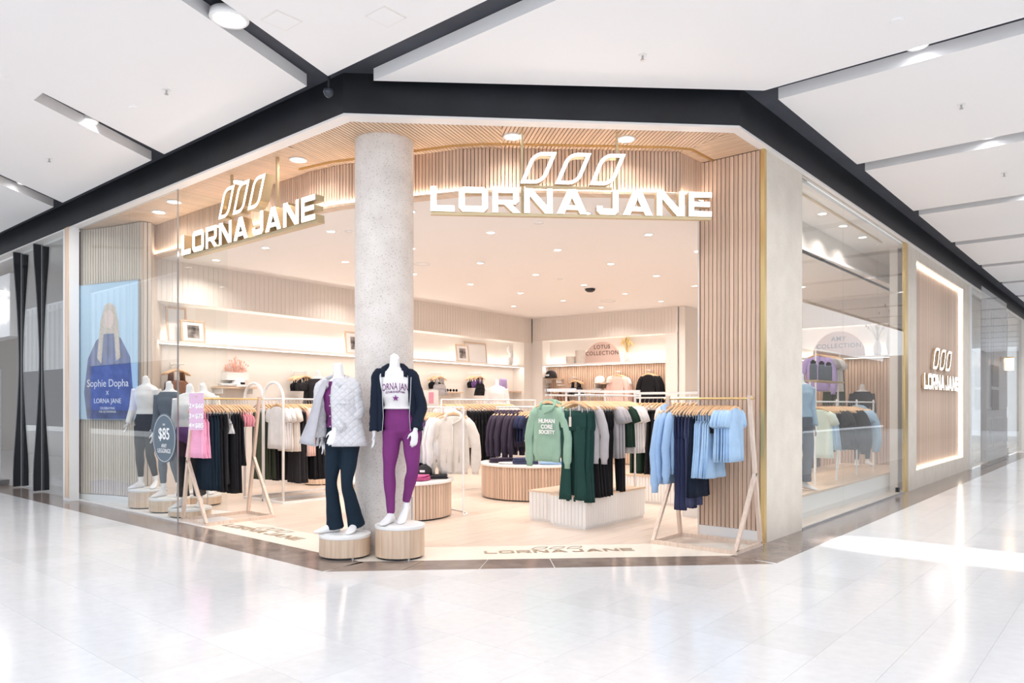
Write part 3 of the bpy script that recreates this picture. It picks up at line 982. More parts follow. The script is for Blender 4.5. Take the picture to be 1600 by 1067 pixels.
# ---------------- the mall opposite, seen only as reflections in the glass
op = struct('wall_opposite', MB().box(-9.2, -9.0, 8, 120, 3.7, 8.0), flat('white_ribbed_screen', (.8, .84, .9), .5), 'white ribbed screen of the building across the mall', 'wall')
g = MB()
for k in range(130): g.box(-9.0, -8.9, 8 + k * .85, 8.25 + k * .85, 3.75, 7.9)
ob('ribs', g, M['white'], op, kind='stuff')
struct('wall_opposite', MB().box(-9.2, -9.0, 8, 120, 0, 3.7), flat('dark_shop_interior', (.05, .06, .10), .5), 'dark shopfronts across the mall', 'wall')
struct('wall_opposite', MB().box(3.0, 140, -8.2, -8.0, 0, 4.4), flat('brown_unseen_shopfronts', (.13, .11, .10), .5), 'unseen dark brown shopfronts added to darken reflections in the right window', 'wall')  # added out of view; its dark face cuts the pale veil on the right glass
ob('lit_panel', MB().box(-8.98, -8.93, 41.5, 48, 1.1, 3.65), emis('blue_lit_panel', (.03, .09, .42), .8), None, label='blue lit shop panel across the mall', cat='sign')

# ================================================================== SIGNS
T = .235


def letter_polys(ch):
    """(width, convex polys, (outer, inner) rings) in units of the letter height"""
    t = T
    if ch == 'L': return .98, [[(0, 0), (.98, 0), (.98, t), (t, t), (0, t)], [(0, t), (t, t), (t, 1), (0, 1)]], []
    if ch == 'E': return 1.0, [[(0, 0), (t, 0), (t, 1), (0, 1)], [(t, 0), (1.0, 0), (1.0, t - .02), (t, t - .02)], [(t, .40), (.92, .40), (.92, .60), (t, .60)], [(t, 1.02 - t), (1.0, 1.02 - t), (1.0, 1), (t, 1)]], []
    if ch == 'N': return 1.2, [[(0, 0), (t, 0), (t, .72), (0, 1)], [(0, 1), (t, .72), (.30, .72), (.36, 1)], [(.36, 1), (.24, .78), (.80, 0), (1.0, .22)] if 0 else [(.30, 1.0), (t, .70), (.88, 0), (1.2 - t, .30)],
                              [(1.2 - t, 0), (1.2, 0), (1.2, 1), (1.2 - t, 1)], [(.88, 0), (1.2 - t, 0), (1.2 - t, .32)]], []
    if ch == 'A': return 1.28, [[(0, 0), (.30, 0), (.62, .62), (.64, 1), (.47, 1)], [(.98, 0), (1.28, 0), (.81, 1), (.64, 1), (.66, .62)], [(.38, .16), (.90, .16), (.82, .34), (.46, .34)]], []
    if ch == 'J': return .92, [[(.92 - t, .24), (.92, .24), (.92, 1), (.92 - t, 1)], [(.14, 0), (.78, 0), (.92, .14), (.92, .24), (.18, .24), (0, .24), (0, .14)], [(0, .24), (t, .24), (t, .35), (0, .35)]], []
    if ch == 'O':
        o = [(.16, 0), (1.04, 0), (1.2, .16), (1.2, .84), (1.04, 1), (.16, 1), (0, .84), (0, .16)]
        i = [(t + .02, t), (1.2 - t - .02, t), (1.2 - t, t + .02), (1.2 - t, 1 - t - .02), (1.2 - t - .02, 1 - t), (t + .02, 1 - t), (t, 1 - t - .02), (t, t + .02)]
        return 1.2, [], [(o, i)]
    if ch == 'R':
        return 1.15, [[(0, 0), (t, 0), (t, 1), (0, 1)], [(t, 1 - t + .03), (1.0, 1 - t + .03), (1.0, 1), (t, 1)], [(1.0, 1), (1.0, .36), (1.12, .46), (1.12, .88)],
                      [(.88, .5), (1.0, .5), (1.0, 1 - t + .03), (.88, 1 - t + .03)], [(t, .33), (1.0, .33), (1.0, .5), (t, .5)], [(.50, .33), (.82, .33), (1.18, 0), (.86, 0)]], []
    return .4, [], []


def leaf_rings(w_, h, th_, lean):
    """parallelogram leaf: sharp lower left and upper right, rounded upper left and lower right"""
    def loop(ins):
        x0, x1, z0, z1 = ins, w_ - ins, ins * .9, h - ins * .9
        rr = (w_ - 2 * ins) * .42
        pts = [(x0, z0)]
        for k in range(6):
            a = -PI / 2 + k * PI / 10
            pts.append((x1 - rr + rr * math.cos(a), z0 + rr + rr * math.sin(a)))
        pts.append((x1, z1))
        for k in range(6):
            a = PI / 2 + k * PI / 10
            pts.append((x0 + rr + rr * math.cos(a), z1 - rr + rr * math.sin(a)))
        return [(x + (z - h / 2) * lean, z) for x, z in pts]
    return loop(0), loop(th_)


def brand_sign(t, width, x0, z0, hh, depth, mats, leaf_h, leaf_gap, y0=0, word_gap=.42, gap=.19, lw=None, pitch=None):
    seq = 'LORNA JANE'
    adv = []
    x = 0
    for i, ch in enumerate(seq):
        if ch == ' ':
            x += word_gap - gap
            continue
        wd, ps, rs = letter_polys(ch)
        adv.append((x, wd, ps, rs))
        x += wd + gap
    tot = x - gap
    sx = width / tot
    for x, wd, ps, rs in adv:
        mb = MB()
        for p in ps: mb.plate([(q[0] * sx, q[1] * hh) for q in p], y0, y0 + depth)
        for o, i in rs: mb.ringplate([(q[0] * sx, q[1] * hh) for q in o], [(q[0] * sx, q[1] * hh) for q in i], y0, y0 + depth)
        ob('letter', mb, mats, t, (x0 + x * sx, 0, z0))
    lw = lw or leaf_h * .50
    pitch = pitch or lw * 1.30
    cx_ = x0 + width * .5
    o, i = leaf_rings(lw, leaf_h, leaf_h * .125, .42)
    for k in range(3):
        mb = MB().ringplate(o, i, y0, y0 + depth)
        ob('logo_leaf', mb, mats, t, (cx_ + (k - 1) * pitch - lw / 2, 0, z0 + hh + leaf_gap))
    return sx


SM = [M['sign'], M['brasspaint']]
# front sign across the angled entrance
s0 = (5.0, 4.86)
def chamfer_pt(px, s=9.86):
    # point of the plan line x+y=s seen in image column px
    r = (px - 800) / 1164
    kx, ky = r * SA + CA, -r * CA + SA
    d = s / (kx + ky)
    return kx * d, ky * d
a_, b_ = chamfer_pt(673), chamfer_pt(1112)
wd_ = math.hypot(b_[0] - a_[0], b_[1] - a_[1])
t = thing('shop_sign', 'large lit LORNA JANE sign with three leaves hanging over the angled entrance', 'sign', (a_[0], a_[1], 0), R(-45))
brand_sign(t, wd_, 0, 3.222, .232, .09, SM, .30, .045, lw=.22, pitch=.33)
ob('base_bar', MB().box(0, wd_, .02, .07, 3.195, 3.222), M['brasspaint'], t)
ob('leaf_bar', MB().box(wd_ * .5 - .45, wd_ * .5 + .38, .03, .06, 3.468, 3.49), M['brasspaint'], t)
for px in (817, 967):
    q = chamfer_pt(px)
    u = math.hypot(q[0] - a_[0], q[1] - a_[1])
    ob('hanging_rod', MB().box(u - .011, u + .011, .075, .097, 3.20, 4.06), M['brasspaint'], t)
# left sign
def x_pt(px, X):
    r = (px - 800) / 1164
    d = X / (r * SA + CA)
    return (X, (-r * CA + SA) * d)
a_, b_ = x_pt(284, 4.29), x_pt(492, 4.29)
wd_ = a_[1] - b_[1]
t = thing('shop_sign', 'lit LORNA JANE sign with brass sides hanging left of the column', 'sign', (a_[0], a_[1], 0), R(-90))
brand_sign(t, wd_, 0, 3.235, .245, .11, SM, .33, .05, lw=.22, pitch=.315)
ob('base_bar', MB().box(0, wd_ + .02, .02, .10, 3.205, 3.235), M['brasspaint'], t)
for px in (351, 422):
    q = x_pt(px, 4.29)
    u = a_[1] - q[1]
    ob('hanging_rod', MB().box(u - .014, u + .014, .075, .10, 3.22, 4.06), M['brasspaint'], t)
# sign on the lit timber panel
def y_pt(px, Y):
    r = (px - 800) / 1164
    d = Y / (-r * CA + SA)
    return ((r * SA + CA) * d, Y)
a_, b_ = y_pt(1445, 3.0), y_pt(1498, 3.0)
wd_ = b_[0] - a_[0]
t = thing('shop_sign', 'small lit LORNA JANE sign mounted on the recessed timber panel at right', 'sign', (a_[0], 3.005, 0), 0)
brand_sign(t, wd_, 0, 1.70, .28, .03, SM, .40, .10, lw=.42, pitch=.56)
# inlaid names in the thresholds
def floor_name(t_label, loc, rz, width, hh):
    t = thing('floor_lettering', t_label, 'lettering', loc, rz)
    seq = 'LORNA JANE'
    x = 0
    tot = sum(letter_polys(c)[0] + .19 for c in seq if c != ' ') + .23 - .19
    sx = width / tot
    for ch in seq:
        if ch == ' ':
            x += .23
            continue
        wd, ps, rs = letter_polys(ch)
        mb = MB()
        for p in ps:
            a = [(q[0] * sx, q[1] * hh) for q in p]
            mb.prism(a, 0, .002)
        for o, i in rs:
            n = len(o)
            for k in range(n):
                j = (k + 1) % n
                mb.prism([(o[k][0] * sx, o[k][1] * hh), (o[j][0] * sx, o[j][1] * hh), (i[j][0] * sx, i[j][1] * hh), (i[k][0] * sx, i[k][1] * hh)], 0, .002)
        ob('letter', mb, M['inkgold'], t, (x * sx, 0, 0))
        x += wd + .19
    o, i = leaf_rings(hh * 1.05, hh * .9, hh * .10, .42)
    for k in range(3):
        mb = MB()
        n = len(o)
        for q in range(n):
            j = (q + 1) % n
            mb.prism([o[q], o[j], i[j], i[q]], 0, .002)
        ob('logo_leaf', mb, M['inkgold'], t, (width / 2 + (k - 1) * hh * 1.35 - hh * .5, hh * 1.25, 0))


floor_name('brass LORNA JANE lettering inlaid in the angled threshold', (5.22, 4.80, .0005), R(-43.6), 1.46, .13)
floor_name('brass LORNA JANE lettering inlaid in the left threshold', (4.44, 8.28, .0005), R(-90), 1.50, .14)


# ================================================================== CLOTHES
def ring(z, cx, cy, rx, ry, n, k=0, amp=0, ph=0, sq=1.0):
    out = []
    for i in range(n):
        a = 2 * PI * i / n
        c, s = math.cos(a), math.sin(a)
        f = 1 + amp * math.sin(k * a + ph) + amp * .6 * math.sin((k * 2 + 1) * a + ph * 2.1 + z * 4)
        out.append((cx + rx * (abs(c) ** sq) * (1 if c > 0 else -1) * (1 + amp * .25 * math.sin(k * a + ph)), cy + ry * (abs(s) ** sq) * (1 if s > 0 else -1) * f + amp * .03 * math.sin(k * c * 2.2 + ph), z))
    return out


def loft(mb, prof, n=30, k=5, amp=.25, seed=0, sq=.8):
    """prof rows: z, cx, cy, rx, ry"""
    z0, z1 = prof[0][0], prof[-1][0]
    rows = []
    for i in range(len(prof) - 1):
        a, b = prof[i], prof[i + 1]
        m = max(1, int(abs(a[0] - b[0]) / .07))
        for j in range(m): rows.append([a[q] + (b[q] - a[q]) * j / m for q in range(5)])
    rows.append(list(prof[-1]))
    rs = []
    for r in rows:
        t = abs(r[0] - z0) / max(.01, abs(z1 - z0))
        rs.append(ring(r[0], r[1], r[2], r[3], r[4] * .62, n, k, amp * (.3 + 1.3 * t), seed * 1.7 + t * .8, sq))
    return mb.rings(rs)


def sleeve(side, short, seed, wide=1.0):
    mb = MB()
    s = side
    if short:
        mb.tube([(s * .15, 0, -.15), (s * .195, 0, -.20), (s * .222, .0, -.265), (s * .240, 0, -.325)], [(.028, .04), (.032, .062), (.028, .070), (.024, .074)], 12)
    else:
        j = .012 * math.sin(seed * 3)
        mb.tube([(s * .15, 0, -.145), (s * .195, 0, -.21), (s * .245, j, -.34), (s * .27, -j, -.46), (s * .268, j * 2, -.58), (s * .262, 0, -.70), (s * .262, 0, -.735), (s * .262, 0, -.78)],
                [(.03, .045), (.036, .062), (.030, .066), (.034, .056), (.028, .062), (.034, .058), (.024, .040), (.024, .040)], 12)
    return mb


def garment_parts(kind, L, seed):
    """list of (name, MB); first is the body; z is measured from the rail"""
    a = .12
    if kind in ('sweatshirt', 'hoodie', 'jacket'):
        b = loft(MB(), [(-.105, 0, 0, .055, .025), (-.125, 0, 0, .11, .03), (-.155, 0, 0, .17, .04), (-.21, 0, 0, .185, .05), (-.35, 0, 0, .185, .055), (-.12 - L * .85, 0, 0, .195, .06), (-.12 - L * .93, 0, 0, .17, .045), (-.12 - L, 0, 0, .17, .045)], seed=seed, amp=.18)
        parts = [(kind, b), ('sleeve', sleeve(1, False, seed)), ('sleeve', sleeve(-1, False, seed + 1))]
        if kind != 'sweatshirt':
            h = MB().tube([(-.085, -.035, -.15), (-.10, .0, -.105), (-.06, .03, -.075), (0, .045, -.07), (.06, .03, -.075), (.10, .0, -.105), (.085, -.035, -.15), (0.0, -.06, -.20)], [.014, .022, .03, .034, .03, .022, .014, .010], 10)
            parts.append(('hood' if kind == 'hoodie' else 'collar', h))
        if kind == 'jacket':
            parts.append(('zip', MB().box(-.006, .006, -.050, -.03, -.12 - L * .98, -.16)))
            for s in (-1, 1):
                parts.append(('pocket_seam', MB().box(min(s * .07, s * .075), max(s * .07, s * .075), -.052, -.03, -.12 - L * .8, -.12 - L * .55)))
        return parts
    if kind == 'tee_shirt':
        b = loft(MB(), [(-.105, 0, 0, .07, .02), (-.125, 0, 0, .12, .025), (-.155, 0, 0, .175, .035), (-.21, 0, 0, .20, .04), (-.12 - L, 0, 0, .215, .045)], seed=seed, amp=.22)
        return [(kind, b), ('sleeve', sleeve(1, True, seed)), ('sleeve', sleeve(-1, True, seed))]
    if kind == 'tank_top':
        b = loft(MB(), [(-.24, 0, 0, .12, .02), (-.28, 0, 0, .16, .03), (-.40, 0, 0, .165, .035), (-.12 - L * .6, 0, 0, .175, .04), (-.12 - L, 0, 0, .215, .055)], seed=seed, k=7, amp=.30)
        ps = [(kind, b)]
        for s in (-1, 1): ps.append(('strap', MB().tube([(s * .09, -.01, -.11), (s * .095, -.018, -.17), (s * .10, -.015, -.25)], [(.014, .005)] * 3, 6).tube([(s * .09, .01, -.11), (s * .095, .018, -.17), (s * .10, .015, -.25)], [(.014, .005)] * 3, 6)))
        return ps
    if kind == 'sports_bra':
        b = loft(MB(), [(-.19, 0, 0, .09, .02), (-.22, 0, 0, .145, .045), (-.27, 0, 0, .15, .05), (-.31, 0, 0, .14, .03), (-.34, 0, 0, .14, .03)], seed=seed, k=4, amp=.15)
        ps = [(kind, b)]
        for s in (-1, 1): ps.append(('strap', MB().tube([(s * .075, 0, -.105), (s * .08, -.01, -.15), (s * .085, -.01, -.21)], [(.012, .006)] * 3, 6)))
        return ps
    if kind in ('leggings', 'trousers', 'flares'):
        w0, w1, w2 = dict(leggings=(.075, .055, .045), trousers=(.085, .085, .085), flares=(.074, .056, .078))[kind]
        b = loft(MB(), [(-.135, 0, 0, .155, .02), (-.20, 0, 0, .165, .03), (-.30, 0, 0, .17, .04), (-.36, 0, 0, .16, .035)], seed=seed, amp=.1)
        ps = [(kind if kind != 'flares' else 'trousers', b)]
        for s in (-1, 1):
            lg = loft(MB(), [(-.30, s * .08, 0, w0, .032), (-.45, s * .085, .0, w0, .035), (-.13 - L * .62, s * .09, 0, w1, .03), (-.13 - L, s * .10, 0, w2, .035)], n=16, seed=seed + s, k=3, amp=.22)
            ps.append(('trouser_leg', lg))
        return ps
    if kind in ('skirt', 'shorts'):
        b = loft(MB(), [(-.135, 0, 0, .14, .02), (-.17, 0, 0, .145, .025), (-.22, 0, 0, .165, .04), (-.13 - L, 0, 0, .20, .065)], seed=seed, k=8, amp=.32)
        return [(kind, b), ('waistband', loft(MB(), [(-.13, 0, 0, .146, .024), (-.175, 0, 0, .15, .028)], amp=.05))]


gcache = {}
CN = {'sweatshirt': 'top', 'hoodie': 'hoodie', 'jacket': 'jacket', 'tee_shirt': 'shirt', 'tank_top': 'shirt', 'sports_bra': 'bra', 'leggings': 'leggings', 'trousers': 'trousers', 'flares': 'trousers', 'skirt': 'skirt', 'shorts': 'shorts'}


def garment(kind, mk, loc, rz, label, L=.6, group=None, sc_=1.0, det=None):
    v = random.randrange(3)
    key = (kind, L, v)
    if key not in gcache:
        parts = garment_parts(kind, L, v + 1)
        if kind in ('leggings', 'trousers', 'flares', 'skirt', 'shorts'):
            for n, m in parts: m.v = [(p[0], p[1], p[2] - .045) for p in m.v]      # clipped below the hanger bar
            for c_ in (-.12, .12): parts.append(('hanger_clip', MB().box(c_ - .01, c_ + .01, -.012, .012, -.20, -.145)))
        gcache[key] = [(n, m.mesh(n, [M['black']], True)) for n, m in parts]
    root = None
    for n, me in gcache[key]:
        o = link(n, me, root, loc if root is None else (0, 0, 0), rz if root is None else 0, M['steel'] if n == 'hanger_clip' else M[det] if (det and n in ('zip', 'pocket_seam', 'waistband', 'collar')) else M[mk])
        if root is None:
            root = o
            tag(o, label, CN[kind], group)
            if sc_ != 1: o.scale = (sc_,) * 3
    return root


hm1 = MB().tube([(-.205, 0, -.158), (-.16, 0, -.128), (-.07, 0, -.092), (0, 0, -.078), (.07, 0, -.092), (.16, 0, -.128), (.205, 0, -.158)],
                [(.007, .011), (.008, .014), (.008, .016), (.008, .018), (.008, .016), (.008, .014), (.007, .011)], 8).mesh('hanger', [M['hang']], True)
hook = [(0, 0, -.075), (0, 0, -.045)] + [(.016 * math.sin(a) + 0.0, 0, -.012 - .018 * math.cos(a) - .0) for a in [R(v) for v in (20, 70, 120, 170, 220, 255)]]
hm2 = MB().tube(hook, .0022, 5).mesh('hook', [M['steel']], True)


def hanger(loc, rz, label, group):
    o = link('hanger', hm1, None, loc, rz)
    tag(o, label, 'hanger', group)
    link('hook', hm2, o)
    return o


def hang_row(start, ang, items, rack, z, first_left=True, jit=5, tilt=0):
    """items: (kind, material, count, spacing, description, length[, detail material]); runs from start along ang"""
    c, s = math.cos(ang), math.sin(ang)
    u = 0
    for it in items:
        kind, mk, n, sp, desc, L = it[:6]
        det = it[6] if len(it) > 6 else None
        for i in range(n):
            loc = (start[0] + c * u, start[1] + s * u, z - .006)
            rz = ang - PI / 2 + R(random.uniform(-jit, jit)) + PI + tilt
            o_ = '' if n == 1 else ordn[i] + ' '
            tail = '' if n == 1 else ' from the left'
            if kind: garment(kind, mk, loc, rz, ('%s%s%s, %s' % (o_, desc, tail, rack)), L, group='clothes on the ' + rack, det=det, sc_=it[7] if len(it) > 7 else 1.0)
            hanger(loc, rz, ('hanger of the %s%s, %s' % (o_, desc, rack)), 'wooden hangers on the ' + rack)
            u += sp


# ---------------- timber racks with lambda shaped ends
def beam(p, q, wx, wy):
    p, q = Vector(p), Vector(q)
    mb = MB()
    d = (q - p)
    pts = []
    for c in (p, q):
        pts.append([(c.x - wx / 2, c.y - wy / 2, c.z), (c.x + wx / 2, c.y - wy / 2, c.z), (c.x + wx / 2, c.y + wy / 2, c.z), (c.x - wx / 2, c.y + wy / 2, c.z)])
    return mb.rings(pts)


def timber_rack(label, loc, rz, L, D, zr):
    t = thing('clothes_rack', label, 'clothes rack', loc, rz)
    for y in (-D / 2, D / 2): ob('base_bar', MB().box(-L / 2, L / 2, y - .017, y + .017, 0, .038), M['beam'], t)
    for x in (-L / 2 + .017, L / 2 - .017):
        ob('end_bar', MB().box(x - .017, x + .017, -D / 2 + .017, D / 2 - .017, 0, .038), M['beam'], t)
        ob('post', beam((x, D / 2 - .01, .03), (x, .02, zr + .03), .034, .042), M['beam'], t)
        ob('strut', beam((x, -D / 2 + .01, .03), (x, D * .26, zr * .50), .034, .042), M['beam'], t)
    ob('brass_rail', MB().tube([(-L / 2 - .03, .02, zr), (L / 2 + .03, .02, zr)], .011, 12), M['brass'], t)
    return t


timber_rack('timber rack with brass rail carrying pale blue and navy clothes, right of the entrance', (7.03, 3.41, 0), R(-90), .92, .60, 1.48)
timber_rack('timber rack with brass rail carrying pink and black clothes, left of the entrance', (4.735, 8.66, 0), 0, .90, .60, 1.49)
FR = 'front right rack'
hang_row((7.05, 3.83), R(-90), [
    ('hoodie', 'lightblue', 1, .045, 'cornflower blue sweatshirt with drooping sleeves', .60, None, 1.22), ('sweatshirt', 'lightblue', 2, .05, 'cornflower blue sweatshirt', .58, None, 1.1),
    ('leggings', 'navy', 3, .035, 'long navy leggings', .96), ('leggings', 'indigo', 2, .035, 'faded indigo leggings', .92), ('shorts', 'darknavy', 1, .03, 'long black shorts', .82),
    ('tank_top', 'skyblue', 6, .03, 'sky blue loose tank top', .74, None, .92), ('sports_bra', 'black', 2, .028, 'navy and blue sports bra', .3),
    ('tee_shirt', 'skyblue', 6, .027, 'pale sky blue tee shirt', .60, None, .86)], FR, 1.48, jit=3)
hang_row((4.335, 8.68), 0, [
    ('tank_top', 'pink', 3, .04, 'candy pink tank tunic', .58), ('skirt', 'bluegreen', 3, .04, 'dark navy skirt', .92), ('trousers', 'black', 2, .04, 'pair of black trousers', .94),
    ('trousers', 'charcoal', 1, .04, 'pair of charcoal trousers', .86), ('tank_top', 'whitecloth', 1, .03, 'white strappy top', .30), ('trousers', 'black', 3, .045, 'pair of long black trousers', .98),
    ('tank_top', 'black', 1, .04, 'black tank top', .70), ('sports_bra', 'rose', 4, .035, 'dusty rose sports bra', .3)], 'front left rack', 1.49, jit=3)
# pink price card clipped on the left rack
pc = thing('price_card', 'tall pink price card fixed to the left end of the timber rack', 'sign', (4.245, 8.50, 0), R(-62))
ob('card', MB().box(-.095, .095, 0, .006, 1.12, 1.555), flat('pink_card', (.72, .48, .66), .5), pc)
ob('eyelet', MB().lathe([(.006, -.003), (.012, -.003), (.012, .003), (.006, .003)], n=12), M['brass'], pc, (0, -.004, 1.515))
for txt, z in (('2\u00d7$60', 1.38), ('3\u00d7$75', 1.26), ('4\u00d7$85', 1.15)):
    link('card_lettering', text_mesh(txt, .075, .001, bold=.002), pc, (0, -.002, z), 0)

# ---------------- white metal racks
def rod(mb, a, b, r=.011): return mb.tube([a, b], r, 10)


t = thing('arch_rack', 'white metal double rack with two tall arched ends', 'clothes rack', (5.97, 9.38, 0), 0)
for k in range(2):
    y0, y1 = k * .53 + .015, (k + 1) * .53 - .0
    pts = [(0, y0, .03)] + [(0, y0, 1.50)] + [(0, (y0 + y1) / 2 - (y1 - y0) / 2 * math.cos(a), 1.50 + .24 * math.sin(a)) for a in [R(v) for v in range(12, 180, 12)]] + [(0, y1, 1.50), (0, y1, .03)]
    ob('arch', MB().tube(pts, .019, 12), M['whitem'], t, smooth=True)
    ym = (y0 + y1) / 2
    ob('rail', rod(MB(), (0, ym, 1.50), (1.45, ym, 1.50), .012), M['whitem'], t)
    ob('cross_bar', rod(MB(), (0, y0, 1.50), (0, y1, 1.50), .012), M['whitem'], t)
    ob('far_post', rod(MB(), (1.45, ym, .03), (1.45, ym, 1.50), .014), M['whitem'], t)
for y in (0, .53, 1.06): ob('base_bar', MB().box(-.02, 1.46, y - .015, y + .015, 0, .03), M['whitem'], t)
for x in (-.02, 1.43): ob('end_bar', MB().box(x, x + .03, .015, 1.045, .0, .03), M['whitem'], t)
AR = 'arch rack near rail'
hang_row((6.03, 9.655), 0, [('tee_shirt', 'whitecloth', 3, .05, 'white printed tee shirt', .60), ('tee_shirt', 'cream', 3, .045, 'cream tee shirt', .64), ('trousers', 'charcoal', 3, .045, 'charcoal wide trousers', 1.06),
                            ('tee_shirt', 'blush', 3, .045, 'pale pink striped shirt', .72), ('skirt', 'black', 4, .04, 'long black skirt', 1.02), ('tee_shirt', 'cream', 2, .045, 'cream knitted top', .72), ('trousers', 'black', 3, .05, 'pair of black trousers', .95)], AR, 1.50)
hang_row((6.03, 10.17), 0, [('trousers', 'olive', 4, .06, 'pair of olive trousers', 1.02), ('trousers', 'charcoal', 4, .06, 'pair of charcoal trousers', 1.05), ('tee_shirt', 'whitecloth', 3, .06, 'white tee shirt', .6), ('trousers', 'black', 6, .06, 'pair of black trousers', 1.0)], 'arch rack far rail', 1.50)

# ---------------- rack beside the round counter
t = thing('clothes_rack', 'slim white metal rack beside the nearer round slatted counter', 'clothes rack', (6.82, 6.64, 0))
ob('post', rod(MB(), (0, 0, .0), (0, 0, 1.395), .012), M['whitem'], t)
ob('post', rod(MB(), (0, 1.25, .0), (0, 1.25, 1.395), .012), M['whitem'], t)
ob('rail', rod(MB(), (0, 0, 1.385), (0, 1.25, 1.385), .012), M['whitem'], t)
ob('foot_hoop', MB().tube([(.0, .0, .012)] + [(.30 * math.sin(R(a)), .625 - .625 * math.cos(R(a)), .012) for a in range(15, 180, 15)] + [(0, 1.25, .012)], .012, 8), M['whitem'], t)
MR = 'slim rack by round counter'
garment('jacket', 'cream', (6.80, 6.80, 1.385), R(-56), 'large cream zip jacket hanging at the near end of the slim rack', .66, 'clothes on the ' + MR, 1.10)
hanger((6.80, 6.80, 1.385), R(-56), 'hanger of the large cream zip jacket', 'wooden hangers on the ' + MR)
hang_row((6.82, 7.72), R(-90), [('tank_top', 'black', 2, .06, 'black tank top', .8), ('tank_top', 'slate', 2, .05, 'slate grey tank top', .5), ('trousers', 'black', 2, .06, 'pair of black trousers', .9), ('sports_bra', 'violet', 3, .055, 'violet sports bra', .3),
                                ('tank_top', 'grey', 2, .05, 'grey tank top', .6), ('leggings', 'lilac', 1, .05, 'lilac leggings', .8), ('sweatshirt', 'whitecloth', 2, .06, 'white sweatshirt', .55)], MR, 1.385)
# rack behind, rail along x
t = thing('clothes_rack', 'white rail rack behind the round counters with cream tank tops', 'clothes rack', (8.35, 8.62, 0))
for x in (0, 2.4): ob('post', rod(MB(), (x, 0, 0), (x, 0, 1.50), .012), M['whitem'], t)
ob('rail', rod(MB(), (0, 0, 1.50), (2.4, 0, 1.50), .012), M['whitem'], t)
for x in (0, 2.4): ob('foot', MB().box(x - .015, x + .015, -.25, .25, 0, .02), M['whitem'], t)
BR = 'rail behind the counters'
hang_row((8.40, 8.62), 0, [('tee_shirt', 'whitecloth', 2, .07, 'white tee shirt', .5), ('tank_top', 'grey', 2, .09, 'heather grey tank top', .6), ('tank_top', 'cream', 2, .09, 'cream tank top', .66),
                           ('trousers', 'black', 8, .085, 'pair of black trousers', .9), ('tee_shirt', 'blush', 6, .09, 'blush tee shirt', .6)], BR, 1.50)


# ---------------- slatted round counters
def drum(label, x, y, r, h, pitch=.047, top=None, name='round_counter', kick=.02, topover=.02, backing=None, slat_d=.018, smat='slat'):
    t = thing(name, label, 'counter', (x, y, 0))
    ob('core', MB().cyl(0, 0, kick, h - .035, r - slat_d, 48), M['slatb'] if backing is None else backing, t)
    ob('plinth_ring', MB().cyl(0, 0, 0, kick, r - .03, 40), M['blackm'], t)
    n = int(2 * PI * r / pitch)
    me = MB().box(r - slat_d - .002, r, -pitch * .42, pitch * .42, kick, h - .035).mesh('slat', [M[smat]])
    for i in range(n): link('slat', me, t, (0, 0, 0), 2 * PI * i / n)
    ob('counter_top', MB().lathe([(.001, h - .035), (r + topover, h - .035), (r + topover + .004, h - .028), (r + topover + .004, h - .006), (r + topover - .002, h), (.001, h)], n=56), top or M['whitem'], t)
    return t


q = at(626, 9.58)
D1 = q
drum('round slatted timber counter partly hidden behind the purple leggings mannequin', q[0], q[1], .65, .475)
D2 = (9.08, 7.30)
drum('round slatted timber counter further back with folded denim on top', D2[0], D2[1], .82, .53)
t = thing('clothes_rack', 'white metal rack standing on the far round counter, full of navy jackets', 'clothes rack', (9.08, 7.30, .53))
for y in (-.74, .78): ob('post', rod(MB(), (0, y, 0), (0, y, .855), .012), M['whitem'], t)
ob('rail', rod(MB(), (0, -.74, .85), (0, .78, .85), .013), M['whitem'], t)
hang_row((9.08, 8.02), R(-90), [('jacket', 'aubergine', 7, .075, 'dark aubergine zip jacket', .50), ('tee_shirt', 'navy', 3, .07, 'navy tee shirt', .42), ('tank_top', 'blush', 3, .07, 'pale pink top', .40), ('tee_shirt', 'navy', 3, .08, 'dark navy top', .45)], 'rack on far round counter', 1.38)


def folded(x, y, z, mk, label, w_=.30, d=.24, layers=3, rz=0, group=None):
    mb = MB()
    for k in range(layers):
        a, b = w_ * (1 - .04 * k) / 2, d * (1 - .05 * k) / 2
        zz_ = k * .022
        rs = []
        for q_ in range(3):
            zq, ins = zz_ + (.001, .011, .0205)[q_], (.010, 0, .010)[q_]
            rs.append([(math.copysign(abs(math.cos(t_)) ** .35, math.cos(t_)) * (a - ins) + .006 * math.sin(3 * t_ + k), math.copysign(abs(math.sin(t_)) ** .35, math.sin(t_)) * (b - ins) + .005 * math.sin(2 * t_ + k), zq + .004 * math.sin(2 * t_ + k * 2)) for t_ in [2 * PI * i / 24 for i in range(24)]])
        mb.rings(rs)
    return ob('folded_clothes', mb, M[mk], None, (x, y, z + .005), rz, True, label=label, cat='clothes', group=group)


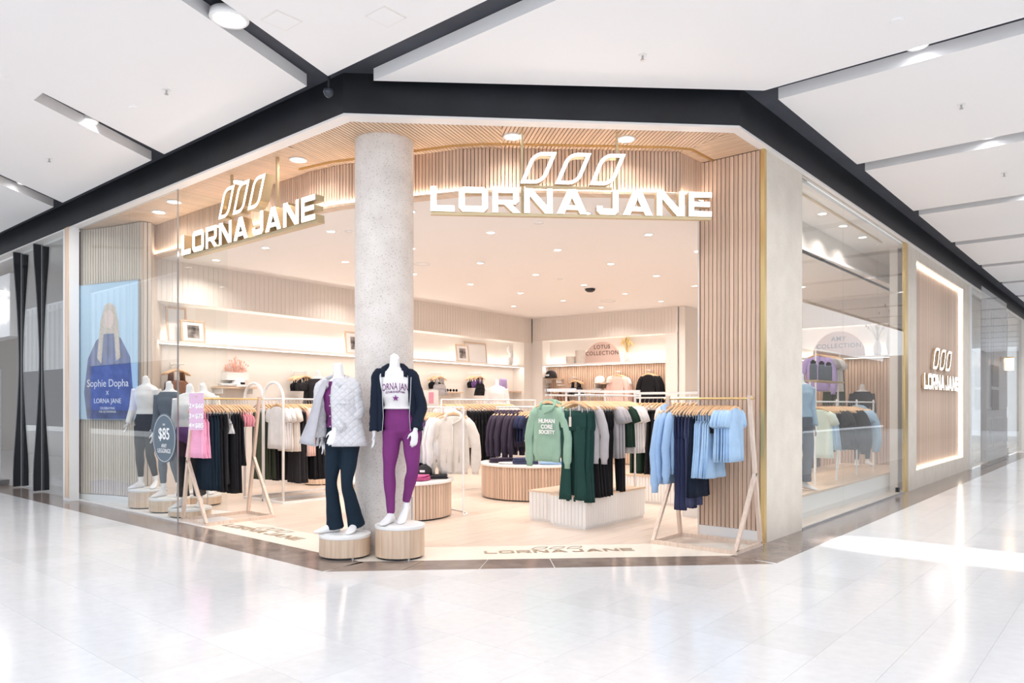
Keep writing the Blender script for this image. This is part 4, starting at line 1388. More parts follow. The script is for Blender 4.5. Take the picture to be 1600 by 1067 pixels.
def cap(x, y, z, mk, label, rz=0, logo=None, s=1.0):
    t = thing('cap', label, 'cap', (x, y, z), rz)
    ob('crown', MB().rings([[(.085 * q * math.cos(a), .095 * q * math.sin(a), zz_) for a in [2 * PI * i / 20 for i in range(20)]] for q, zz_ in ((1, 0), (1, .03), (.93, .065), (.72, .095), (.4, .112), (.05, .118))]), M[mk], t, smooth=True)
    rs = []
    for k in range(7):
        a = -PI / 2 + (k - 3) * .36
        rs.append((.083 * math.cos(a), .093 * math.sin(a), .012))
    out = [(p[0] * 1.02, p[1] * 1.0 - .075 * math.cos((k - 3) * .42), .002) for k, p in enumerate(rs)]
    ob('brim', MB().rings([[(p[0], p[1], p[2] + .003) for p in rs] + [(p[0], p[1], p[2] + .003) for p in out[::-1]], [(p[0], p[1], p[2] - .003) for p in rs] + [(p[0], p[1], p[2] - .003) for p in out[::-1]]]), M[mk], t)
    if logo: ob('badge', MB().box(-.028, .028, -.104, -.088, .03, .055), M[logo], t)
    if s != 1: t.scale = (s, s, s)
    return t


gx, gy = D1
folded(gx - .05, gy - .43, .475, 'hotpink', 'folded magenta clothes on the nearer round counter', .26, .2, 3, R(20))
folded(gx + .25, gy - .36, .475, 'charcoal', 'folded charcoal clothes beside the cap on the nearer counter', .34, .26, 2, R(-30))
folded(gx + .35, gy - .02, .475, 'black', 'folded black clothes on the right edge of the nearer counter', .34, .28, 2, R(10))
cap(gx + .16, gy - .28, .53, 'charcoal', 'dark grey cap lying on folded clothes on the nearer counter', R(-60), 'inkwhite', 1.1)
folded(8.62, 7.55, .53, 'aubergine', 'folded dark clothes at the left edge of the far round counter', .42, .25, 3, R(-30))
folded(8.62, 7.10, .53, 'indigo', 'folded indigo denim in the middle of the far counter', .40, .26, 4, R(-50))
folded(8.80, 6.75, .53, 'lightblue', 'folded pale blue clothes at the front of the far counter', .36, .24, 2, R(-50))
folded(8.47, 7.28, .53, 'whitecloth', 'folded white clothes at the front left of the far counter', .34, .2, 1, R(-50))

# ---------------- white grooved plinths with timber tops and racks
def plinth(label, x0, x1, y0, y1, h, name='display_plinth'):
    t = thing(name, label, 'plinth', (x0, y0, 0))
    lx, ly = x1 - x0, y1 - y0
    ob('core', MB().box(.012, lx - .012, .012, ly - .012, .0, h - .02), M['plaster'], t)
    g = MB()
    n = int(lx / .05)
    for i in range(n): g.box(lx * i / n + .001, lx * (i + 1) / n - .0015, 0, .012, .03, h - .02)
    for i in range(n): g.box(lx * i / n + .001, lx * (i + 1) / n - .0015, ly - .012, ly, .03, h - .02)
    n = int(ly / .05)
    for i in range(n): g.box(0, .012, ly * i / n + .002, ly * (i + 1) / n - .003, .03, h - .02)
    ob('grooved_boards', g, M['plaster'], t, kind='stuff')
    ob('timber_top', MB().box(-.008, lx + .008, -.008, ly + .008, h - .02, h), M['oakx'], t)


plinth('low white plinth with timber top under the green clothes, front one', 6.95, 8.25, 4.84, 5.34, .38)
plinth('low white plinth with timber top, set back left of the front one', 7.12, 8.40, 5.36, 5.80, .37)
plinth('low white grooved plinth further back behind the pale blue rack', 9.40, 10.45, 4.2, 5.95, .40)
t = thing('clothes_rack', 'white frame rack on the front plinths holding green, grey and black clothes', 'clothes rack', (6.95, 4.95, .38))
for x, y in ((.03, 0), (1.25, 0), (.35, .42), (1.2, .42)): ob('post', rod(MB(), (x, y, 0), (x, y, 1.19), .013), M['whitem'], t)
for y in (0, .42): ob('rail', rod(MB(), (-.05, y, 1.15), (1.38, y, 1.15), .012), M['whitem'], t)
ob('top_frame', MB().box(-.05, 1.38, .42 - .012, .42 + .012, 1.19, 1.225).box(-.05, -.025, .0, .42, 1.19, 1.225).box(1.355, 1.38, .0, .42, 1.19, 1.225), M['whitem'], t)
CR = 'centre plinth rack'
g_ = garment('hoodie', 'sage', (6.90, 5.34, 1.53), R(-92), 'sage green hoodie with white lettering at the left of the centre plinth rack', .60, 'clothes on the ' + CR, 1.08)
for tx, z, sz in (('HUMAN', -.30, .062), ('CORE', -.36, .062), ('SOCIETY', -.415, .055)):
    link('print', text_mesh(tx, sz, .001, bold=.0022), g_, (.03, -.058, z), 0)
hanger((6.90, 5.34, 1.53), R(-92), 'hanger of the sage green lettered hoodie', 'wooden hangers on the ' + CR)
hang_row((7.0, 5.37), 0, [('hoodie', 'sage', 2, .05, 'plain sage green hoodie', .58), ('tee_shirt', 'whitecloth', 3, .07, 'white tee shirt', .6), ('tee_shirt', 'grey', 3, .07, 'grey tee shirt', .6), ('trousers', 'black', 3, .08, 'pair of black trousers', .8), ('tee_shirt', 'mint', 3, .1, 'mint tee shirt', .6)], 'centre plinth rack back rail', 1.53, jit=3)
g_ = garment('flares', 'darkgreen', (6.90, 4.98, 1.53), R(-80), 'dark green flared leggings with a white swing tag', 1.02, 'clothes on the ' + CR, 1.0)
ob('swing_tag', MB().box(-.014, .014, -.075, -.07, -.36, -.25).box(-.003, .003, -.07, -.066, -.25, -.15), M['cream'], g_)
hanger((6.90, 4.98, 1.53), R(-88), 'hanger of the dark green flared leggings', 'wooden hangers on the ' + CR)
hang_row((6.97, 4.95), 0, [('flares', 'darkgreen', 3, .045, 'dark green patterned trousers', 1.04), ('sweatshirt', 'grey', 1, .05, 'pale grey long sleeved top', .66), ('flares', 'black', 4, .06, 'pair of black flares', 1.0), ('leggings', 'black', 2, .05, 'black leggings', 1.0), ('tee_shirt', 'grey', 3, .06, 'pale grey tee shirt', .62),
                           ('leggings', 'black', 2, .05, 'pair of tight black leggings', .98), ('tee_shirt', 'forest', 2, .05, 'forest green tee shirt', .5), ('tee_shirt', 'whitecloth', 4, .06, 'white oversized tee shirt', .58)], CR, 1.53, jit=3)
t = thing('clothes_rack', 'white frame rack on the back plinth holding white and green tops', 'clothes rack', (9.75, 4.2, .40))
for y in (.08, .78, 1.6): ob('post', rod(MB(), (0, y, 0), (0, y, 1.19), .014), M['whitem'], t)
ob('rail', rod(MB(), (0, .0, 1.12), (0, 1.7, 1.12), .012), M['whitem'], t)
ob('top_frame', MB().box(-.015, .015, 0, 1.7, 1.17, 1.205), M['whitem'], t)
hang_row((9.75, 5.86), R(-90), [('trousers', 'forest', 3, .07, 'pair of forest green trousers', .95), ('tee_shirt', 'whitecloth', 1, .07, 'white tee shirt', .6), ('skirt', 'black', 3, .07, 'long black skirt', 1.0), ('tee_shirt', 'cream', 2, .08, 'cream sports shirt', .72), ('trousers', 'black', 5, .07, 'pair of black trousers', .98), ('tee_shirt', 'slate', 3, .08, 'slate tee shirt', .6), ('tee_shirt', 'cream', 3, .09, 'cream tee shirt', .6)], 'back plinth rack', 1.52, jit=3)

# ---------------- right shop window
ob('window_platform', MB().box(8.6, 15.0, 3.26, 4.5, 0, .27).box(8.58, 15.0, 3.255, 4.5, .27, .30, 1), [M['plaster'], M['oakx']], None, label='raised pale platform with a timber top inside the right shop window', cat='platform')
t = thing('clothes_rack', 'white rack on the platform behind the right shop window', 'clothes rack', (10.55, 3.52, .30))
for x in (0.05, 1.0, 2.0, 2.95): ob('post', rod(MB(), (x, 0, 0), (x, 0, 1.20), .014), M['whitem'], t)
ob('rail', rod(MB(), (0, 0, 1.16), (3.0, 0, 1.16), .012), M['whitem'], t)
WR = 'right window rack'
hang_row((10.72, 3.52), 0, [('tee_shirt', 'mint', 1, .12, 'pale mint tee shirt facing the glass', .66), ('shorts', 'denim', 3, .10, 'pair of pale denim shorts', .5), ('tee_shirt', 'charcoal', 4, .12, 'black short sleeved top', .55), ('tank_top', 'black', 3, .11, 'black tank top', .5),
                           ('sweatshirt', 'black', 3, .14, 'black sweatshirt', .6), ('tee_shirt', 'denim', 2, .13, 'washed blue tee shirt', .5), ('hoodie', 'denim', 2, .10, 'pale denim blue hoodie', .62)], WR, 1.46, jit=10)
ob('low_cabinet', MB().box(10.6, 14.0, 4.55, 4.8, 0, .95), flat('dark_walnut', (.10, .065, .045), .5), None, label='dark brown low cabinet standing behind the right window rack', cat='cabinet')
sh = thing('wall_shelf', 'glass and metal stand with drink bottles behind the right window', 'shelf', (12.15, 3.95, 0))
ob('shelf_board', MB().box(-.5, .9, -.12, .12, 1.775, 1.795), M['brasspaint'], sh)
for x in (-.48, .88): ob('upright', MB().box(x - .012, x + .012, -.012, .012, .30, 1.775), M['whitem'], sh)
for k, (u, l) in enumerate([(-.33, 'left'), (.06, 'middle'), (.40, 'right')]):
    t = thing('drink_bottle', 'grey drink bottle with black lid behind the right window, %s of three' % l, 'bottle', (12.15 + u, 3.95, 1.795))
    t.scale = (1.15, 1.15, 1.15)
    ob('bottle_body', MB().lathe([(.001, 0), (.045, 0), (.047, .01), (.047, .20), (.035, .225), (.001, .225)], n=20), M['slate'], t, smooth=True)
    ob('lid', MB().lathe([(.03, .22), (.036, .225), (.036, .26), (.001, .26)], n=16).box(-.04, .04, -.008, .008, .255, .275), M['black'], t)
q = y_pt(1318, 5.2)
hang_row((13.45, 4.42), 0, [('sweatshirt', 'lilac', 1, .12, 'lilac sweatshirt', .6), ('tee_shirt', 'grey', 3, .12, 'grey top', .5), ('tee_shirt', 'whitecloth', 3, .12, 'white top', .6), ('trousers', 'olive', 2, .12, 'pair of olive trousers', .8)], 'high rail deep in the right window', 2.38)
t = thing('clothes_rack', 'tall white rail rack deep behind the right shop window', 'clothes rack', (13.35, 4.42, 0))
for x in (0, 1.35): ob('post', rod(MB(), (x, 0, .30), (x, 0, 2.39), .014), M['whitem'], t)
ob('rail', rod(MB(), (0, 0, 2.38), (1.35, 0, 2.38), .013), M['whitem'], t)


# ================================================================== MANNEQUINS
def V3(*a): return Vector(a)


def limb(mb, pts, rad, n=14):
    """smooth tapered limb through pts"""
    P_ = [Vector(p) for p in pts]
    out, rr = [], []
    for i in range(len(P_) - 1):
        p0_, p1_, p2_, p3_ = P_[max(i - 1, 0)], P_[i], P_[i + 1], P_[min(i + 2, len(P_) - 1)]
        for k in range(5):
            t_ = k / 5
            out.append(.5 * ((2 * p1_) + (p2_ - p0_) * t_ + (2 * p0_ - 5 * p1_ + 4 * p2_ - p3_) * t_ ** 2 + (3 * p1_ - p0_ - 3 * p2_ + p3_) * t_ ** 3))
            a, b = rad[i], rad[i + 1]
            s_ = t_ * t_ * (3 - 2 * t_)
            a = a if isinstance(a, tuple) else (a, a)
            b = b if isinstance(b, tuple) else (b, b)
            rr.append((a[0] + (b[0] - a[0]) * s_, a[1] + (b[1] - a[1]) * s_))
    out.append(P_[-1])
    rr.append(rad[-1] if isinstance(rad[-1], tuple) else (rad[-1],) * 2)
    return mb.tube(out, rr, n)


def torso(mb, secs, grow=0, n=24, a0=0, a1=2 * PI, cap=True, yaw=0):
    """secs: (z, cx, cy, rx, ry)"""
    rs = []
    rows = []
    for i in range(len(secs) - 1):
        a, b = secs[i], secs[i + 1]
        for j in range(4):
            t_ = j / 4
            s_ = t_ * t_ * (3 - 2 * t_)
            rows.append([a[0] + (b[0] - a[0]) * t_] + [a[q_] + (b[q_] - a[q_]) * s_ for q_ in range(1, 5)])
    rows.append(list(secs[-1]))
    closed = a1 - a0 > 6.28
    for r in rows:
        m = n if closed else n + 1
        rs.append([(r[1] + (r[3] + grow) * math.cos(a0 + (a1 - a0) * i / n), r[2] + (r[4] + grow) * math.sin(a0 + (a1 - a0) * i / n), r[0]) for i in range(m)])
    return mb.rings(rs, closed=closed, cap0=cap, cap1=cap)


def hand(mb, wrist, d, side, s=1.0, curl=.25):
    """d: direction of the hand, side: towards the thumb"""
    d = Vector(d).normalized()
    sd = Vector(side)
    sd = (sd - d * sd.dot(d)).normalized()
    nrm = d.cross(sd)
    w_ = Vector(wrist)
    limb(mb, [w_ - d * .02, w_ + d * .02 * s, w_ + d * .055 * s, w_ + d * .088 * s], [(.021 * s, .021 * s), (.027 * s, .016 * s), (.036 * s, .013 * s), (.034 * s, .011 * s)], 12) if abs(nrm.dot(Vector((0, 0, 1)))) > 2 else None
    # palm as a flattened loft oriented by side/normal
    rs = []
    for t_, a, b in ((-.02, .020, .018), (.01, .024, .016), (.04, .033, .014), (.07, .037, .013), (.092, .034, .010)):
        c = w_ + d * t_ * s
        rs.append([c + sd * a * s * math.cos(2 * PI * k / 14) + nrm * b * s * math.sin(2 * PI * k / 14) for k in range(14)])
    mb.rings(rs)
    for k, (off, ln) in enumerate(((.026, .070), (.009, .078), (-.009, .072), (-.025, .055))):
        b0 = w_ + (d * .078 + sd * off) * s
        spread = (1.5 - k) * .07
        d1 = (d + sd * spread).normalized()
        p1_ = b0 + d1 * ln * .45 * s + nrm * curl * .010 * s
        p2_ = p1_ + (d1 + nrm * curl * .9) * ln * .30 * s
        p3_ = p2_ + (d1 + nrm * curl * 1.8) * ln * .24 * s
        limb(mb, [b0, p1_, p2_, p3_], [.0095 * s, .0088 * s, .0078 * s, .0060 * s], 8)
    b0 = w_ + (d * .022 + sd * .022) * s
    p1_ = b0 + (d * .62 + sd * .62 + nrm * .3) * .034 * s
    p2_ = p1_ + (d * .85 + sd * .38 + nrm * .35) * .030 * s
    p3_ = p2_ + (d * .95 + sd * .12 + nrm * .4) * .024 * s
    limb(mb, [b0, p1_, p2_, p3_], [.0125 * s, .0108 * s, .0092 * s, .0068 * s], 8)


def foot(mb, ankle, toe, sole=0.0, r=.036):
    a, t_ = Vector(ankle), Vector(toe)
    d = t_ - a
    d.z = 0
    L_ = max(d.length, .01)
    d.normalize()
    sd = Vector((-d.y, d.x, 0))
    heel = a - d * .045
    heel.z = max(a.z - .07, sole + .028)
    lift = heel.z - (sole + .028)
    rs = []
    tl = .20
    for u, w1, h1 in ((-.052, .018, .022), (-.035, .030, .040), (0, .034, .058), (.05, .036, .046), (.10, .043, .032), (.145, .045, .022), (.18, .036, .015), (.20, .018, .009)):
        c = Vector((a.x, a.y, 0)) + d * u
        f = max(0, 1 - max(0, u + .03) / .16)
        c.z = sole + h1 * .92 + lift * f
        rs.append([c + sd * w1 * math.cos(2 * PI * k / 16) + Vector((0, 0, 1)) * h1 * .95 * math.sin(2 * PI * k / 16) for k in range(16)])
    mb.rings(rs)
    limb(mb, [a + Vector((0, 0, .06)), a, Vector((a.x, a.y, sole + .05 + lift)) + d * .01], [r * .95, r * .86, r * 1.0], 12)


def remesh(o, vox=.011, sm_=3):
    m = o.modifiers.new('continuous_surface', 'REMESH')
    m.mode = 'VOXEL'
    m.voxel_size = vox
    m.use_smooth_shade = True
    m = o.modifiers.new('smooth', 'SMOOTH')
    m.iterations = sm_
    m.factor = .5
    dg = bpy.context.evaluated_depsgraph_get()
    me = bpy.data.meshes.new_from_object(o.evaluated_get(dg))
    mats = [ms for ms in o.data.materials]
    o.modifiers.clear()
    o.data = me
    me.materials.clear()
    for q_ in mats: me.materials.append(q_)
    me.polygons.foreach_set('use_smooth', [True] * len(me.polygons))


def arm_pts(sh, el, wr): return [sh, (Vector(sh) + Vector(el)) / 2, el, (Vector(el) + Vector(wr)) / 2, wr]


def leg_pts(hp, kn, an): return [hp, (Vector(hp) * .55 + Vector(kn) * .45), kn, (Vector(kn) * .68 + Vector(an) * .32), (Vector(kn) * .3 + Vector(an) * .7), an]


LEGR = [.088, .074, .050, .052, .038, .031]
ARMR = [.043, .040, .033, .031, .022]


def mannequin(label, loc, rz, J, scale=1.0):
    """J holds joints; feet at local z=0"""
    t = thing('mannequin', label, 'mannequin', loc, rz)
    t.scale = (scale,) * 3
    mb = MB()
    torso(mb, J['torso'])
    nb_, nt_ = Vector(J['neck'][0]), Vector(J['neck'][1])
    limb(mb, [nb_ - Vector((0, 0, .05)), nb_, nt_ - Vector((0, 0, .01)), nt_], [.078, .052, .046, .048], 16)
    for s in 'LR':
        if J.get('arm' + s):
            sh, el, wr = J['arm' + s]
            limb(mb, arm_pts(sh, el, wr), ARMR, 12)
            d = Vector(J['hd' + s]) if J.get('hd' + s) else Vector(wr) - Vector(el)
            hand(mb, wr, d, J.get('th' + s, (0, -1, 0)), 1.0, .35)
        hp, kn, an = J['leg' + s]
        limb(mb, leg_pts(hp, kn, an), LEGR, 14)
        foot(mb, an, J['toe' + s])
    b = ob('body', mb, M['skin'], t)
    remesh(b, .0095, 2)
    for k in (-.1, .1)[:0]: pass
    ob('stand_rod', MB().cyl(J['legR'][2][0] + .05, J['legR'][2][1] + .09, 0, .22, .006, 8), M['steel'], t)
    return t


def legwear(t, J, mk, grow=.006, hem=1.0, flare=0, name='leggings', waist=None):
    mb = MB()
    for s in 'LR':
        hp, kn, an = J['leg' + s]
        an2 = Vector(kn) + (Vector(an) - Vector(kn)) * hem
        rr = [r + grow for r in LEGR]
        if flare: rr = [rr[0], rr[1], rr[2], .060 + flare * .15, .066 + flare * .5, .072 + flare]
        limb(mb, leg_pts(hp, kn, an2), rr, 18)
    secs = [s_ for s_ in J['torso'] if s_[0] <= (waist or 1.02)]
    tz = (waist or 1.02) + .035
    for a, b in zip(J['torso'], J['torso'][1:]):
        if a[0] <= tz < b[0]:
            f = (tz - a[0]) / (b[0] - a[0])
            secs = [s_ for s_ in J['torso'] if s_[0] <= a[0]] + [[a[q_] + (b[q_] - a[q_]) * f for q_ in range(5)]]
    torso(mb, secs, grow + .001)
    o = ob(name, mb, M[mk], t)
    remesh(o, .009, 3)
    return o


def top_wear(t, J, mk, zlo, zhi, grow=.014, sleeves='LR', name='top', upto=1.0, extra=0, sl_grow=.012, low_flare=0):
    mb = MB()
    secs = [list(s_) for s_ in J['torso'] if zlo <= s_[0] <= zhi]
    # interpolate a section exactly at zlo
    T_ = J['torso']
    for a, b in zip(T_, T_[1:]):
        if a[0] < zlo < b[0]:
            f = (zlo - a[0]) / (b[0] - a[0])
            secs.insert(0, [a[q_] + (b[q_] - a[q_]) * f for q_ in range(5)])
    secs[0][3] += low_flare
    secs[0][4] += low_flare
    torso(mb, secs, grow)
    for s in sleeves:
        sh, el, wr = J['arm' + s]
        w2 = Vector(el) + (Vector(wr) - Vector(el)) * upto
        limb(mb, arm_pts(sh, el, w2), [r + sl_grow for r in (.050, .045, .040, .036, .030)], 14)
    o = ob(name, mb, M[mk], t)
    remesh(o, .010, 3)
    return o


def open_jacket(t, J, mk, lin, secs, gap0, gap1, grow, name='jacket', arms='LR', slr=(.062, .060, .056, .052, .048), cuff=None):
    """open shell: gap angles (front opening) measured around z"""
    mb = MB()
    torso(mb, secs, grow, 40, gap1, gap0 + 2 * PI, cap=False)
    o = ob(name, mb, [M[mk], M[lin]], t, smooth=True)
    m = o.modifiers.new('cloth_thickness', 'SOLIDIFY')
    m.thickness = .014
    m.offset = -1
    m.material_offset = 1
    m.material_offset_rim = 0
    for s in arms:
        sh, el, wr = J['arm' + s]
        w2 = Vector(el) + (Vector(wr) - Vector(el)) * .93
        mb = MB()
        pts = [Vector(sh) + Vector((.07 if s == 'L' else -.07, 0, .012))] + arm_pts(sh, el, w2)
        limb(mb, pts, [slr[0] * .75] + list(slr), 16)
        q_ = ob('sleeve', mb, M[mk], o, smooth=True)
        tx = bpy.data.textures.new('cloth_folds', 'CLOUDS')
        tx.noise_scale = .07
        dm = q_.modifiers.new('folds', 'DISPLACE')
        dm.texture = tx
        dm.strength = .020
        dm.mid_level = .5
    return o


def P2(px, py, dz=0): return ((px - 625) / 166.5, dz, (812 - py) / 166.5)


J2 = dict(
    torso=[(.80, .02, .0, .05, .05), (.86, .02, .0, .150, .095), (.93, .015, .0, .165, .105), (1.02, .0, 0, .138, .092), (1.10, -.015, 0, .112, .080), (1.20, -.03, -.01, .130, .095), (1.29, -.04, -.01, .142, .105), (1.37, -.045, 0, .160, .080), (1.42, -.05, 0, .125, .060), (1.45, -.05, 0, .06, .05)],
    neck=[(-.05, 0, 1.44), (-.047, -.005, 1.545)],
    armL=[(-.200, .0, 1.375), (-.225, .02, 1.08), (-.235, -.03, .845)], armR=[(.105, .0, 1.375), (.195, .0, 1.09), (.150, -.125, .87)],
    thL=(.3, -1, 0), thR=(-1, -.3, 0), hdR=(-.10, .0, -1),
    legL=[(-.070, 0, .86), (-.098, -.015, .50), (-.085, .01, .09)], legR=[(.105, 0, .86), (.120, -.045, .50), (.050, .10, .19)],
    toeL=(-.15, -.16, 0), toeR=(.02, -.02, 0))
PED2 = at(625, 6.97)


def pedestal(label, x, y, r, h, slats=False):
    t = thing('round_pedestal', label, 'pedestal', (x, y, 0))
    ob('drum', MB().lathe([(.001, .018), (r - .004, .018), (r, .022), (r, h - .03), (.001, h - .03)], n=64), M['oak'], t)
    if slats:
        pass
    ob('shadow_gap', MB().cyl(0, 0, 0, .018, r - .02, 40), M['blackm'], t)
    ob('pedestal_top', MB().lathe([(.001, h - .03), (r + .001, h - .03), (r + .004, h - .024), (r + .004, h - .004), (r, h), (.001, h)], n=64), M['whitem'], t)
    ob('base_plate', MB().lathe([(.001, h), (r * .80, h), (r * .80, h + .006), (.001, h + .008)], n=48), M['whitem'], t)
    for k in range(3): ob('foot', MB().cyl((r - .02) * math.cos(k * 2.1 - 1.9), (r - .02) * math.sin(k * 2.1 - 1.9), 0, .02, .012, 10), M['steel'], t)


pedestal('round timber pedestal with white top, the taller one in front of the column', PED2[0], PED2[1], .228, .305)
RZC = ANG - R(90)      # facing the camera
m2 = mannequin('headless white mannequin in purple leggings, white cropped sweatshirt and open navy hoodie', (PED2[0], PED2[1], .313), RZC + R(4), J2)
lg = legwear(m2, J2, 'magenta', .006, 1.0, 0, 'leggings', 1.06)
tp = top_wear(m2, J2, 'whitecloth', 1.065, 1.43, .022, '', 'cropped_sweatshirt', .3, low_flare=.02)


def chest_text(t, txt, size, z, cx_, on, mk, arch=0, squeeze=1):
    bv = BVHTree.FromPolygons([v.co.copy() for v in on.data.vertices], [tuple(p.vertices) for p in on.data.polygons])
    me = text_mesh(txt, size, .0012, mat=M[mk])
    for v in me.vertices:
        v.co.x *= squeeze
        x = v.co.x
        v.co.z += z - arch * x * x
        v.co.x = x + cx_
        hit = bv.ray_cast(Vector((v.co.x, -1, v.co.z)), Vector((0, 1, 0)))
        v.co.y += (hit[0].y if hit[0] else -.09) - .003
    o = link('print', me, on)
    return o


chest_text(m2, 'LORNA JANE', .092, 1.245, -.035, tp, 'plum', 1.2, .56)
chest_text(m2, 'ESTABLISHED 1989', .027, 1.215, -.035, tp, 'plum', 1.2, .8)
st = []
for k in range(10):
    a = PI / 2 + k * PI / 5
    q_ = .030 if k % 2 == 0 else .012
    st.append((-.03 + q_ * math.cos(a), 1.165 + q_ * math.sin(a)))
mbs = MB()
for k in range(5):
    i = 2 * k
    mbs.plate([st[(i - 1) % 10], st[i], st[(i + 1) % 10], (-.03, 1.165)], -.134, -.120, 0, 0)
ob('star_print', mbs, M['plum'], tp)
hsec = [(.865, -.0, 0, .205, .125), (.95, -.005, 0, .200, .125), (1.06, -.02, 0, .178, .115), (1.16, -.03, -.0, .170, .115), (1.28, -.04, -.0, .170, .120), (1.36, -.045, 0, .178, .095), (1.405, -.048, 0, .165, .075), (1.44, -.05, 0, .095, .066)]
jk = open_jacket(m2, J2, 'darknavy', 'darknavy', hsec, R(222), R(312), .012, 'hoodie', slr=(.064, .060, .058, .052, .046))
ob('hood', MB().tube([(-.15, -.085, 1.36), (-.145, -.035, 1.435), (-.11, .05, 1.455), (-.05, .08, 1.46), (.02, .05, 1.455), (.055, -.035, 1.435), (.055, -.085, 1.36)], [.018, .030, .040, .046, .040, .030, .018], 12), M['darknavy'], jk, smooth=True)
for x0, s_ in ((-.152, -1), (.105, 1)):
    ob('zip', MB().tube([(x0 + .005 * s_, -.105, 1.36), (x0, -.118, 1.2), (x0 - .01 * s_, -.12, 1.0), (x0 - .0, -.118, .865)], .004, 6), M['steel'], jk)

# left front mannequin
J1 = dict(
    torso=[(.76, -.02, .0, .05, .05), (.82, -.02, .0, .150, .100), (.89, -.02, .0, .163, .108), (.98, -.03, 0, .135, .092), (1.07, -.045, 0, .112, .080), (1.18, -.06, -.01, .130, .095), (1.28, -.065, -.01, .142, .105), (1.36, -.06, 0, .160, .080), (1.415, -.06, 0, .125, .060), (1.45, -.06, 0, .06, .05)],
    neck=[(-.06, 0, 1.45), (-.065, -.01, 1.575)],
    armL=[(-.205, -.03, 1.36), (-.245, -.03, 1.08), (-.22, -.02, .88)], armR=[(.075, .0, 1.375), (.115, .0, 1.12), (-.045, -.14, .965)],
    thL=(.3, -1, 0), thR=(-1, -.2, .2), hdR=(-.25, -.25, -1),
    legL=[(-.10, 0, .84), (-.115, -.05, .47), (-.10, .0, .085)], legR=[(.055, 0, .84), (.045, -.07, .46), (.085, .05, .10)],
    toeL=(-.25, -.12, 0), toeR=(.08, -.1, 0))
PED1 = at(539, 7.0)
pedestal('round timber pedestal with white top, the lower one left of the column', PED1[0], PED1[1], .236, .215)
m1 = mannequin('headless white mannequin in white quilted jacket, purple top and navy flared trousers', (PED1[0], PED1[1], .223), RZC - R(8), J1)
legwear(m1, J1, 'bluegreen', .004, 1.13, .012, 'flared_trousers', 1.0)
top_wear(m1, J1, 'magenta', .98, 1.42, .012, '', 'purple_top')
jsec = [(.81, -.035, .01, .225, .150), (.95, -.04, .01, .205, .140), (1.10, -.05, 0, .180, .125), (1.25, -.06, 0, .178, .130), (1.35, -.06, 0, .185, .105), (1.405, -.06, 0, .170, .080), (1.44, -.06, 0, .100, .070)]
mq, nt, p = new_mat('quilted_white')
p.inputs['Base Color'].default_value = (.66, .65, .68, 1)
p.inputs['Roughness'].default_value = .8
tc = nt.nodes.new('ShaderNodeTexCoord')
sx_ = nt.nodes.new('ShaderNodeSeparateXYZ')
nt.links.new(tc.outputs['Object'], sx_.inputs[0])
hs = []
for sgn in (1, -1):
    ma = nt.nodes.new('ShaderNodeMath')
    ma.operation = 'MULTIPLY_ADD'
    ma.inputs[1].default_value = sgn * 1.0
    nt.links.new(sx_.outputs[0], ma.inputs[0])
    nt.links.new(sx_.outputs[2], ma.inputs[2])
    m3 = nt.nodes.new('ShaderNodeMath')
    m3.operation = 'MULTIPLY'
    m3.inputs[1].default_value = 44
    nt.links.new(ma.outputs[0], m3.inputs[0])
    m4 = nt.nodes.new('ShaderNodeMath')
    m4.operation = 'SINE'
    nt.links.new(m3.outputs[0], m4.inputs[0])
    m5 = nt.nodes.new('ShaderNodeMath')
    m5.operation = 'ABSOLUTE'
    nt.links.new(m4.outputs[0], m5.inputs[0])
    m6 = nt.nodes.new('ShaderNodeMath')
    m6.operation = 'POWER'
    m6.inputs[1].default_value = .4
    nt.links.new(m5.outputs[0], m6.inputs[0])
    hs.append(m6)
mn = nt.nodes.new('ShaderNodeMath')
mn.operation = 'MINIMUM'
nt.links.new(hs[0].outputs[0], mn.inputs[0])
nt.links.new(hs[1].outputs[0], mn.inputs[1])
bp = nt.nodes.new('ShaderNodeBump')
bp.inputs['Strength'].default_value = .55
bp.inputs['Distance'].default_value = .012
nt.links.new(mn.outputs[0], bp.inputs['Height'])
nt.links.new(bp.outputs[0], p.inputs['Normal'])
M['quilt'] = mq
jk = open_jacket(m1, J1, 'quilt', 'lining', jsec, R(212), R(262), .020, 'quilted_jacket', arms='LR', slr=(.074, .072, .068, .062, .058))
# the jacket's free front panel hanging open on the left
ob('jacket_front', MB().rings([[(-.16, -.115, 1.42), (-.12, -.10, 1.42)], [(-.24, -.13, 1.25), (-.16, -.15, 1.25)], [(-.30, -.14, 1.05), (-.19, -.17, 1.05)], [(-.37, -.15, .88), (-.22, -.19, .86)], [(-.38, -.15, .84), (-.20, -.19, .81)]], closed=False), M['lining'], m1, smooth=True)
bpy.data.objects[-1 if 0 else 'jacket_front'].modifiers.new('cloth_thickness', 'SOLIDIFY').thickness = .012
ob('collar', MB().tube([(-.13, -.11, 1.36), (-.17, -.06, 1.43), (-.13, .045, 1.46), (-.06, .075, 1.47), (.01, .045, 1.46), (.035, -.05, 1.43), (-.03, -.12, 1.37)], [(.012, .03)] * 7, 10), M['quilt'], jk, smooth=True)
ob('cuff', MB().tube([(.035, -.115, 1.02), (-.02, -.135, .975)], [(.058, .058)] * 2, 16), M['quilt'], jk, smooth=True)
ob('pocket_flap', MB().box(-.03, .09, -.150, -.140, 1.205, 1.235), M['quilt'], jk)
for k in range(5): ob('button', MB().blob((-.085, -.166 + .004 * k, 1.28 - k * .095), (.008, .005, .008), 8, 4), M['steel'], jk)

